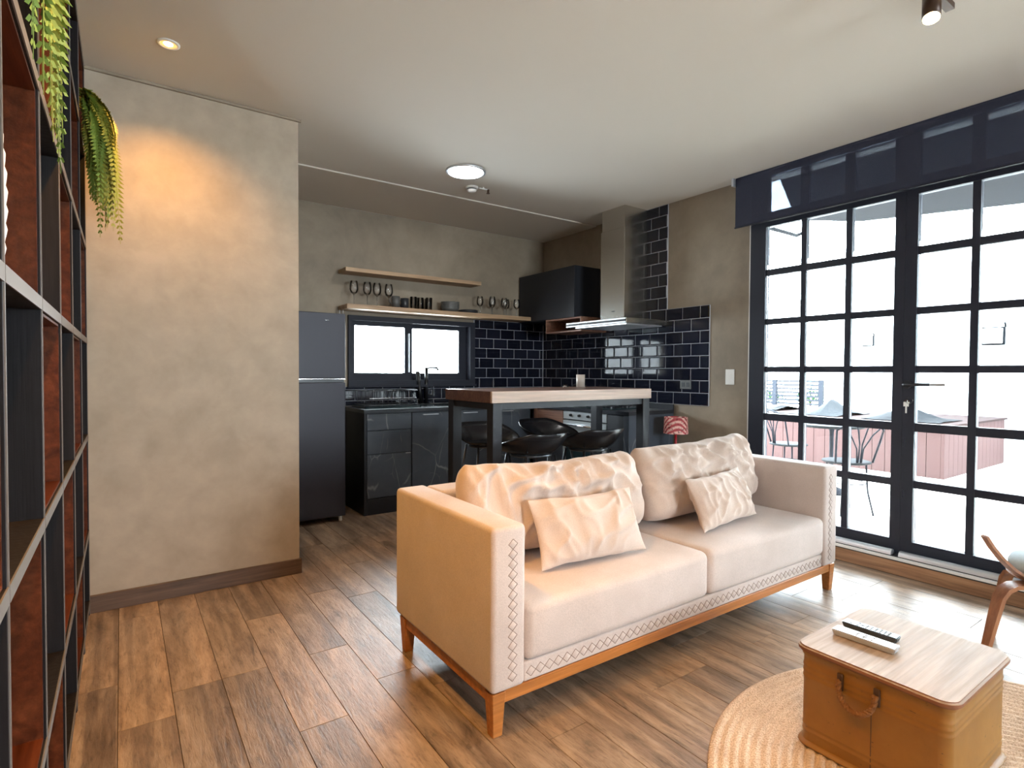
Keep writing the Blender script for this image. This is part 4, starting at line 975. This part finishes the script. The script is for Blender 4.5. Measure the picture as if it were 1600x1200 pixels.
# ------------------------------------------------------------------ wall fittings
ls = thing('light_switch', 'white light switch plate on the bare cement wall', 'switch', (XR, 2.60, 1.17))
obj('plate', B(XR - 0.009, XR - 0.0002, 2.565, 2.640, 1.108, 1.228, bev=0.003), 'white_plastic', ls)
obj('rocker', B(XR - 0.012, XR - 0.0092, 2.588, 2.617, 1.140, 1.196), 'white_plastic', ls)
so = thing('wall_socket', 'double power socket set in the black tiles', 'socket', (XR, 3.0, 1.1))
obj('plate', B(XR - 0.020, XR - 0.0125, 2.955, 3.065, 1.062, 1.138, bev=0.002), 'ceramic_grey', so)
for y in (2.985, 3.033): obj('outlet', B(XR - 0.022, XR - 0.0202, y - 0.015, y + 0.015, 1.080, 1.118), 'ceramic_dark', so)

# ------------------------------------------------------------------ little red lamp on a side table
sx_, sy_ = 3.70, 2.96
stb = thing('side_table', 'small black side table behind the sofa under the red lamp', 'table', (sx_, sy_, 0))
obj('top', lathe([(0, 0.50), (0.155, 0.50), (0.16, 0.506), (0.16, 0.516), (0, 0.517)], 32, (sx_, sy_, 0)), 'black_metal', stb)
for k in range(3):
    a = 2 * PI * k / 3 + 0.4
    obj('leg', tube([(sx_ + 0.10 * math.cos(a), sy_ + 0.10 * math.sin(a), 0.50), (sx_ + 0.14 * math.cos(a), sy_ + 0.14 * math.sin(a), 0.0)], 0.009, 8), 'black_metal', stb, True)
lp = thing('table_lamp', 'small table lamp with red printed drum shade and red stem', 'lamp', (sx_, sy_, 0.517))
obj('base', lathe([(0, 0.5172), (0.05, 0.5172), (0.048, 0.527), (0.012, 0.533), (0, 0.534)], 28, (sx_, sy_, 0)), 'red_enamel', lp, True)
obj('stem', tube([(sx_, sy_, 0.53), (sx_, sy_, 0.715)], 0.010, 10), 'red_enamel', lp, True)
obj('lamp_shade', lathe([(0.098, 0.705), (0.093, 0.838), (0.091, 0.838), (0.096, 0.705), (0.098, 0.705)], 40, (sx_, sy_, 0)), 'printed_lampshade', lp, True)
fl = thing('orange_ornament', 'small orange flower ornament beside the red lamp stem', 'ornament', (sx_ - 0.02, sy_ - 0.06, 0.517))
obj('stalk', tube([(sx_ - 0.02, sy_ - 0.085, 0.517), (sx_ - 0.02, sy_ - 0.085, 0.565)], 0.006, 8), 'orange_enamel', fl)
for k in range(6):
    a = PI * k / 6 + 0.2
    o = obj('petal', xf(B(-0.006, 0.006, -0.034, 0.034, -0.003, 0.003, bev=0.002), Matrix.Translation((sx_ - 0.02, sy_ - 0.085, 0.575)) @ Matrix.Rotation(a, 4, 'X') @ Matrix.Rotation(0.5 * (k % 3 - 1), 4, 'Z')), 'orange_enamel', fl)

# ------------------------------------------------------------------ ceiling fittings
pl = thing('ceiling_light', 'round flat white ceiling light above the bar table', 'ceiling light', (2.07, 3.563, ZC))
obj('rim', lathe([(0.128, -0.001), (0.146, -0.001), (0.146, -0.012), (0.140, -0.016), (0.128, -0.014)], 48, (2.07, 3.563, ZC)), 'aluminium', pl, True)
obj('diffuser', lathe([(0, -0.001), (0.127, -0.001), (0.127, -0.013), (0, -0.014)], 48, (2.07, 3.563, ZC)), 'lamp_white', pl)
sd = thing('smoke_detector', 'white domed smoke detector on the ceiling near the kitchen', 'smoke detector', (2.285, 3.84, ZC))
obj('base', lathe([(0, -0.0005), (0.052, -0.0005), (0.052, -0.012), (0.045, -0.016), (0, -0.016)], 32, (2.285, 3.84, ZC)), 'white_plastic', sd, True)
obj('vent_ring', lathe([(0.036, -0.016), (0.036, -0.026), (0, -0.026)], 24, (2.285, 3.84, ZC)), 'ceramic_grey', sd)
obj('dome', lathe([(0.040, -0.026), (0.034, -0.036), (0.018, -0.043), (0, -0.044)], 28, (2.285, 3.84, ZC)), 'white_plastic', sd, True)
sp = thing('sprinkler_head', 'small dark sprinkler head on a short ceiling pipe', 'sprinkler', (2.40, 3.80, ZC))
obj('pipe', tube([(2.33, 3.80, ZC - 0.012), (2.405, 3.795, ZC - 0.012)], 0.005, 8), 'white_plastic', sp)
obj('clip', B(2.36, 2.37, 3.79, 3.805, ZC - 0.010, ZC - 0.0005), 'white_plastic', sp)
obj('head', lathe([(0, -0.012), (0.010, -0.012), (0.008, -0.034), (0.014, -0.040), (0.014, -0.043), (0, -0.043)], 14, (2.410, 3.795, ZC)), 'spot_body_bronze', sp)

def downlight(x, y, lb, energy, tilt=(0, 0)):
    d = thing('downlight', lb, 'downlight', (x, y, ZC), 'recessed downlights')
    obj('trim_ring', lathe([(0.033, -0.0005), (0.046, -0.0005), (0.046, -0.004), (0.036, -0.007), (0.033, -0.005)], 32, (x, y, ZC)), 'white_plastic', d, True)
    obj('halo_ring', lathe([(0.019, -0.0006), (0.0325, -0.0006), (0.0325, -0.003), (0.019, -0.002)], 24, (x, y, ZC)), 'lamp_halo_glow', d, True)  # glowing ring added for the orange halo
    obj('bulb', lathe([(0, -0.0005), (0.0185, -0.0005), (0.017, -0.005), (0, -0.008)], 24, (x, y, ZC)), 'lamp_warm', d, True)
    l = bpy.data.lights.new('downlight_beam', 'SPOT'); l.energy = energy; l.color = (1.0, 0.48, 0.09); l.spot_size = math.radians(118); l.spot_blend = 0.9; l.shadow_soft_size = 0.03
    o = bpy.data.objects.new('downlight_beam', l); COL.objects.link(o); o.parent = d; o.location = (0, 0, -0.02); o.rotation_euler = (math.radians(tilt[0]), math.radians(tilt[1]), 0)
downlight(0.184, 2.966, 'warm recessed downlight in the ceiling in front of the cement partition', 34, (12, 0))
downlight(0.184, 1.45, 'unseen warm downlight added in the ceiling beside the bookshelf', 105)  # unseen lamp, put in for warm light on floor and sofa arm
downlight(0.184, -0.10, 'unseen warm downlight added in the ceiling at the near end of the bookshelf', 105)  # another lamp added out of view to warm the near side

ts = thing('spot_rail', 'dark ceiling spotlight rail above the coffee trunk', 'rail', (2.40, 0.85, ZC))
obj('rail', B(2.10, 2.70, 0.835, 0.865, ZC - 0.024, ZC - 0.0005), 'spot_body_bronze', ts)
def track_spot(x, y, lb, aim, energy):
    s_ = thing('rail_spotlight', lb, 'spotlight', (x, y, ZC - 0.025), 'spotlights on the ceiling rail')
    R = Vector(aim).normalized(); top = Vector((x, y, ZC - 0.025)); piv = Vector((x, y, ZC - 0.060))
    obj('stem', tube([top, piv], 0.006, 8), 'spot_body_bronze', s_)
    a = piv - R * 0.03; b_ = piv + R * 0.075
    obj('can', tube([a, b_], 0.030, 20), 'spot_body_bronze', s_, True)
    sharp(s_.children[-1], 50)
    obj('lens', tube([b_ - R * 0.002, b_ + R * 0.003], 0.027, 20), 'lamp_warm', s_)
    l = bpy.data.lights.new('spot_beam', 'SPOT'); l.energy = energy; l.color = (1.0, 0.60, 0.24); l.spot_size = math.radians(80); l.spot_blend = 0.8; l.shadow_soft_size = 0.03
    o = bpy.data.objects.new('spot_beam', l); COL.objects.link(o); o.parent = s_; o.location = (b_ + R * 0.02) - Vector(s_.location)
    o.rotation_euler = R.to_track_quat('-Z', 'Y').to_euler()
track_spot(2.515, 0.85, 'lit bronze spotlight hanging from the ceiling rail', (-0.30, -0.10, -0.95), 14)
track_spot(2.26, 0.85, 'second spotlight on the ceiling rail turned towards the sofa', (-0.6, 0.2, -0.8), 12)

# ------------------------------------------------------------------ bookshelf
bs = thing('bookshelf', 'floor-to-ceiling dark bookshelf with alternating reddish wooden niches', 'bookshelf', (-0.32, 2.2, 0))
FX, BXs = -0.135, -0.505
UY = [0.60, 1.07, 1.53, 1.985, 2.46, 2.945, 3.400]; SZ = [0.06, 0.405, 0.874, 1.337, 1.790, 2.235, 2.640]
ut = 0.011
for y in UY:
    u = obj('upright', B(BXs, FX - 0.002, y - ut, y + ut, 0.0, ZC - 0.003), 'bookshelf_dark', bs)
    obj('edge_strip', B(FX - 0.002, FX, y - 0.0025, y + 0.0025, 0.0, ZC - 0.003), 'bookshelf_edge', u)
for k, z in enumerate(SZ):
    th = 0.013
    for y0, y1 in zip(UY, UY[1:]):
        s_ = obj('shelf_board', B(BXs, FX - 0.002, y0 + ut, y1 - ut, z - th, z + th), 'bookshelf_dark', bs)
        obj('edge_strip', B(FX - 0.002, FX + 0.0005, y0 + 0.004, y1 - 0.004, z - th, z + th), 'bookshelf_edge', s_)
obj('back_panel', B(BXs - 0.010, BXs - 0.0005, UY[0], UY[-1], 0.0, ZC - 0.003), 'bookshelf_dark', bs)
for j in range(len(UY) - 1):
    for k in range(len(SZ) - 1):
        if (j + k) % 2 == 1: continue
        y0, y1, z0, z1 = UY[j] + ut + 0.001, UY[j + 1] - ut - 0.001, SZ[k] + 0.014, SZ[k + 1] - 0.014
        t = 0.006; xa, xb = BXs + 0.001, FX - 0.006
        bm = bmesh.new(); V = {}
        for s, (a0, a1, c0, c1, xx) in enumerate(((y0, y1, z0, z1, xa), (y0 + t, y1 - t, z0 + t, z1 - t, xa + t))):
            for n_, (yy, zz) in enumerate(((a0, c0), (a1, c0), (a1, c1), (a0, c1))):
                V[s, 0, n_] = bm.verts.new((xx, yy, zz)); V[s, 1, n_] = bm.verts.new((xb, yy, zz))
        for s in (0, 1):
            bm.faces.new([V[s, 0, n_] for n_ in range(4)])
            for n_ in range(4): bm.faces.new((V[s, 0, n_], V[s, 0, (n_ + 1) % 4], V[s, 1, (n_ + 1) % 4], V[s, 1, n_]))
        for n_ in range(4): bm.faces.new((V[0, 1, n_], V[0, 1, (n_ + 1) % 4], V[1, 1, (n_ + 1) % 4], V[1, 1, n_]))
        bmesh.ops.recalc_face_normals(bm, faces=bm.faces)
        obj('niche_lining', bm, 'bookshelf_wood', bs)
# ribbed white ornament
prof = [(0, 0)]
for k in range(25): prof.append((0.044 + 0.0016 * math.sin(k * 2.1) + 0.006 * math.sin(k / 24 * PI), 0.004 + k * 0.0105))
prof += [(0.03, 0.262), (0, 0.264)]
tag(obj('vase', lathe(prof, 32, (-0.205, 1.26, 1.3578)), 'ceramic_white', None, True), 'white ribbed vase standing in a bookshelf niche', 'vase')

def fern(label, px, py, pz, seeds, yspan, mat, reach, drop, yo=0.0, xo=0.02, leaf=1.0, fmin=0.2):
    f = thing('fern', label, 'fern', (px, py, pz), 'trailing ferns on the bookshelf')
    obj('planter', lathe([(0, 0), (0.06, 0), (0.078, 0.11), (0.072, 0.11), (0.058, 0.01), (0, 0.01)], 24, (px, py, pz)), 'planter_black', f, True)
    rnd = random.Random(seeds)
    for k in range(44):
        dy = yo - yspan + 2 * yspan * rnd.random(); rx = reach * (0.1 + 1.0 * rnd.random()); dp = drop * (fmin + (1.05 - fmin) * rnd.random())
        lo = max(y for y in UY if y < py) + 0.06; hi = min(y for y in UY if y > py) - 0.06
        ye = min(max(py + dy * 0.6, lo), hi)
        p0 = Vector((px + 0.02, py + dy * 0.1, pz + 0.10)); pe = Vector((FX + 0.012, ye, pz + 0.085 + 0.05 * rnd.random())); pm_ = (p0 + pe) / 2 + Vector((0, 0, 0.07))
        p2 = Vector((FX + 0.012 + xo + rx * 0.8, (ye + py + dy) / 2, pz + 0.06)); p3 = Vector((FX + 0.004 + xo + rx * (0.65 + 0.4 * rnd.random()), py + dy * 1.1, pz - dp))
        pts = [p0.lerp(pm_, t).lerp(pm_.lerp(pe, t), t) for t in [i / 6 for i in range(6)]] + [pe.lerp(p2, t).lerp(p2.lerp(p3, t), t) for t in [i / 18 for i in range(19)]]
        bm = tube(pts, 0.0022, 4, r2=0.0008)
        sa_ = rnd.uniform(0, PI); side = Vector((math.cos(sa_), math.sin(sa_), 0))
        for i in range(5, 25):
            for q in range(2):
                p = pts[i - 1].lerp(pts[i], q * 0.5); d = (pts[i] - pts[i - 1]).normalized(); sdv = side.cross(d).cross(d).normalized() * -1
                if sdv.length < 0.5: sdv = side
                sw = sdv if abs(sdv.dot(side)) > 0.3 else side
                ln = leaf * 0.052 * math.sin(PI * min(1.0, (i + q * 0.5 - 3) / 22 * 0.9 + 0.08)) + 0.006
                for sg in (-1, 1):
                    tip = p + (sw * sg * 0.85 + d * 0.55 + Vector((0.1 * rnd.uniform(-1, 1), 0, -0.15))).normalized() * ln
                    m_ = p.lerp(tip, 0.45); wv = d * 0.0085 * leaf
                    if min(p.x, tip.x, (m_ - wv).x, (m_ + wv).x) < FX + 0.003: continue
                    vs = [bm.verts.new(p), bm.verts.new(m_ + wv), bm.verts.new(tip), bm.verts.new(m_ - wv)]; bm.faces.new(vs)
        obj('frond', bm, mat if k % 3 else ('fern_yellow_green' if mat == 'fern_green' else 'fern_green'), f)
fern('green trailing fern hanging over the bookshelf nearer the camera', -0.30, 1.36, 2.2558, 5, 0.30, 'fern_green', 0.012, 0.55, 0.10, 0.004, 0.85, 0.55)
fern('yellow-green trailing fern hanging over the bookshelf edge against the cement partition', -0.29, 3.17, 2.2558, 11, 0.20, 'fern_yellow_green', 0.105, 0.46, -0.12)
tag(obj('storage_box', B(-0.40, -0.20, 2.10, 2.36, 2.2558, 2.42, bev=0.006), 'ceramic_beige'), 'plain pale box on the top shelf of the bookshelf', 'box')

# ------------------------------------------------------------------ terrace
tag(obj('terrace_floor', B(XR + 0.21, 16, -9, 12, -0.14, -0.02), 'terrace_tile'), 'bright cream terrace floor outside the glazing', 'terrace', kind=S)
tag(obj('wall_terrace', B(10.0, 10.3, -9, 3.19, -0.02, 3.0), 'white_render'), 'white terrace wall with a square wall lamp behind the wooden deck box', 'wall', kind=S)
tag(obj('wall_terrace_rear', B(12.0, 12.3, 3.5, 5.80, -0.02, 3.4), 'white_render'), 'further white terrace wall carrying the second wall lamp', 'wall', kind=S)
tag(obj('wall_parapet', B(12.0, 12.3, 5.80, 12, -0.02, 0.48), 'white_render'), 'low white parapet below the slatted terrace railing', 'wall', kind=S)
aw = tag(obj('roof_canopy', prism([(4.101, 2.37), (5.1, 2.80), (5.73, 2.96), (6.19, 2.67), (6.72, 1.53), (8.2, -0.8), (8.2, -4), (4.101, -4)], 2.75, 2.90), 'awning_metal'), 'grey canopy roof sheltering the terrace outside the doors', 'canopy')
tag(obj('canopy_stay', tube([(4.115, 2.50, 2.357), (5.40, 2.90, 2.54), (5.55, 2.90, 2.60), (5.55, 2.90, 2.7495)], 0.018, 8), 'awning_metal'), 'thin grey stay bar beside the canopy edge outside', 'bar')
# deck box of vertical boards
db = thing('deck_box', 'low reddish wooden deck box of vertical boards on the terrace', 'deck box', (8.8, 3.6, -0.02))
obj('core', B(7.80, 9.96, 2.46, 5.2, -0.02, 0.57), 'deck_wood', db)
n = 19
for k in range(n):
    y0 = 2.44 + k * 0.145; obj('board', B(7.765, 7.80, y0, y0 + 0.141, -0.02, 0.58, bev=0.003, seg=1), 'deck_wood', db)
for k in range(15):
    x0 = 7.765 + k * 0.146; obj('board', B(x0, x0 + 0.142, 2.405, 2.44, -0.02, 0.58, bev=0.003, seg=1), 'deck_wood', db)
obj('top_ledge', B(7.74, 9.98, 2.38, 5.2, 0.581, 0.605), 'deck_wood_pale', db)
def sheet(name, cx, cy, z, wx, wy, peaks, mat, label, seed):
    bm = bmesh.new(); nx, ny = 14, 14; V = {}
    for i in range(nx + 1):
        for j in range(ny + 1):
            x = cx - wx / 2 + wx * i / nx; y = cy - wy / 2 + wy * j / ny
            h = 0.006 + sum(hh * max(0, 1 - abs(x - qx) / rx) * max(0, 1 - abs(y - qy) / ry) for qx, qy, rx, ry, hh in peaks) + 0.02 * abs(noise.noise(Vector((x * 4, y * 4, seed))))
            V[i, j] = bm.verts.new((x, y, z + h))
    for i in range(nx):
        for j in range(ny): bm.faces.new((V[i, j], V[i + 1, j], V[i + 1, j + 1], V[i, j + 1]))
    r = bmesh.ops.extrude_face_region(bm, geom=list(bm.faces)); bmesh.ops.translate(bm, verts=[v for v in r['geom'] if isinstance(v, bmesh.types.BMVert)], vec=(0, 0, -0.006))
    bmesh.ops.recalc_face_normals(bm, faces=bm.faces)
    return tag(obj(name, bm, mat), label, 'cover')
sheet('folded_cover', 8.35, 2.95, 0.606, 0.8, 0.85, [(8.3, 2.95, 0.35, 0.45, 0.17)], 'cover_dark', 'dark crumpled cover on the deck box seen through the door', 2)
sheet('folded_cover', 8.5, 4.15, 0.606, 1.0, 0.9, [(8.4, 3.95, 0.4, 0.3, 0.24)], 'cover_pale', 'pale grey peaked cover on the deck box seen through the fixed panes', 5)
sheet('folded_cover', 8.9, 5.0, 0.606, 0.9, 0.35, [(8.8, 4.9, 0.4, 0.3, 0.08)], 'cover_dark', 'dark flat cover at the far end of the deck box', 9)
# wall lamps
def wall_lamp(x, y, z, s, lb):
    t = thing('wall_lamp', lb, 'wall lamp', (x, y, z), 'square terrace wall lamps')
    obj('back_plate', B(x - 0.03, x, y - s * 0.6, y + s * 0.6, z - s * 0.6, z + s * 0.6), 'cover_dark', t)
    obj('glass_box', B(x - 0.12, x - 0.03, y - s * 0.5, y + s * 0.5, z - s * 0.5, z + s * 0.5, bev=0.01), 'white_plastic', t)
    obj('arm', tube([(x - 0.005, y - s * 0.6, z + s * 0.6), (x - 0.06, y - s * 0.62, z + s * 0.85)], 0.012, 8), 'cover_dark', t)
wall_lamp(10.0, 2.555, 1.735, 0.21, 'square wall lamp on the terrace wall behind the deck box')
wall_lamp(12.0, 4.985, 1.84, 0.17, 'square wall lamp on the further terrace wall')
# slatted railing and shrubs
ra = thing('terrace_railing', 'dark slatted metal railing above the low parapet', 'railing', (12.1, 6.6, 0.48))
for y in (5.93, 6.95): obj('post', B(12.08, 12.15, y - 0.045, y + 0.045, 0.48, 1.06), 'patio_iron', ra)
for k in range(7): obj('rail_slat', B(12.10, 12.13, 5.93, 8.2, 0.515 + k * 0.082, 0.555 + k * 0.082), 'patio_iron', ra)
def shrub(x, y, z, r, lb, seed):
    rnd = random.Random(seed); bm = bmesh.new()
    for k in range(420):
        d = Vector((rnd.gauss(0, 1), rnd.gauss(0, 1), rnd.gauss(0, 1))).normalized() * r * rnd.random() ** 0.4
        p = Vector((x, y, z)) + Vector((d.x, d.y, abs(d.z) * 0.9)); a = Vector((rnd.gauss(0, 1), rnd.gauss(0, 1), rnd.gauss(0, 1))).normalized(); b_, c = orient(a)
        vs = [bm.verts.new(p), bm.verts.new(p + a * 0.05 + b_ * 0.02), bm.verts.new(p + a * 0.1), bm.verts.new(p + a * 0.05 - b_ * 0.02)]; bm.faces.new(vs)
    t = thing('shrub', lb, 'shrub', (x, y, z - 0.5), 'shrubs beyond the railing')
    obj('foliage', bm, 'shrub_leaf', t)['kind'] = 'stuff'
    obj('stem', tube([(x, y, -0.02), (x, y, z)], 0.03, 8), 'deck_wood', t)
shrub(13.2, 6.7, 0.55, 0.35, 'green shrub behind the railing next to the white wall', 4)
shrub(13.4, 7.75, 0.5, 0.3, 'smaller green shrub behind the railing by the window frame', 6)
# patio set
def patio_chair(lb, x, y, ang):
    c = thing('patio_chair', lb, 'chair', (0, 0, 0), 'iron patio chairs')
    obj('seat', lathe([(0, 0.438), (0.17, 0.438), (0.19, 0.445), (0.19, 0.455), (0.17, 0.460), (0, 0.458)], 28), 'cover_pale', c, True)
    for a in (45, 135, 225, 315):
        q = math.radians(a); obj('leg', tube([(0.15 * math.cos(q), 0.15 * math.sin(q), 0.44), (0.165 * math.cos(q), 0.165 * math.sin(q), 0.2), (0.21 * math.cos(q), 0.21 * math.sin(q), 0.0)], 0.008, 6), 'patio_iron', c, True)
    obj('leg_ring', tube([(0.155 * math.cos(2 * PI * k / 20), 0.155 * math.sin(2 * PI * k / 20), 0.27) for k in range(20)], 0.005, 6, True), 'patio_iron', c, True)
    arch = [(-0.17, 0.10, 0.45), (-0.20, 0.15, 0.65), (-0.21, 0.17, 0.74), (-0.12, 0.20, 0.80), (0, 0.21, 0.82), (0.12, 0.20, 0.80), (0.21, 0.17, 0.74), (0.20, 0.15, 0.65), (0.17, 0.10, 0.45)]
    obj('back_frame', tube(arch, 0.009, 6), 'patio_iron', c, True)
    for s in (-1, 1):
        obj('back_scroll', tube([(s * 0.02, 0.16, 0.45), (s * 0.03, 0.17, 0.58), (s * 0.10, 0.19, 0.70), (s * 0.16, 0.19, 0.75)], 0.006, 6), 'patio_iron', c, True)
        obj('back_scroll', tube([(s * 0.01, 0.16, 0.45), (s * 0.012, 0.18, 0.62), (s * 0.04, 0.20, 0.74), (s * 0.06, 0.205, 0.80)], 0.006, 6), 'patio_iron', c, True)
    c.location = (x, y, -0.02); c.rotation_euler = (0, 0, math.radians(ang))
patio_chair('iron patio chair with scrolled back just outside the fixed panes', 5.22, 2.33, 150)
patio_chair('iron patio chair further along, beyond the sofa arm', 5.95, 3.25, 60)
pt = thing('patio_table', 'round pale patio table between the iron chairs', 'table', (5.95, 2.80, -0.02))
obj('top', lathe([(0, 0.655), (0.29, 0.655), (0.30, 0.665), (0.30, 0.68), (0, 0.682)], 40, (5.95, 2.80, 0)), 'cover_pale', pt)
obj('pedestal', lathe([(0.03, 0.655), (0.02, 0.6), (0.018, 0.2), (0.04, 0.05), (0.16, 0.0), (0.16, -0.019), (0, -0.019)], 24, (5.95, 2.80, 0)), 'patio_iron', pt, True)
# key hanging in the door lock
ky = thing('key', 'silver key with ring hanging in the glazed door lock', 'key', (XW - 0.02, 1.388, 1.03))
obj('bow', B(XW - 0.022, XW - 0.019, 1.374, 1.402, 1.005, 1.032, bev=0.001, seg=1), 'white_plastic', ky)
obj('blade', B(XW - 0.022, XW - 0.019, 1.384, 1.392, 0.965, 1.006), 'white_plastic', ky)
obj('key_ring', tube([(XW - 0.024, 1.372 + 0.018 * math.cos(2 * PI * k / 20), 1.040 + 0.018 * math.sin(2 * PI * k / 20)) for k in range(20)], 0.0012, 6, True), 'chrome', ky)
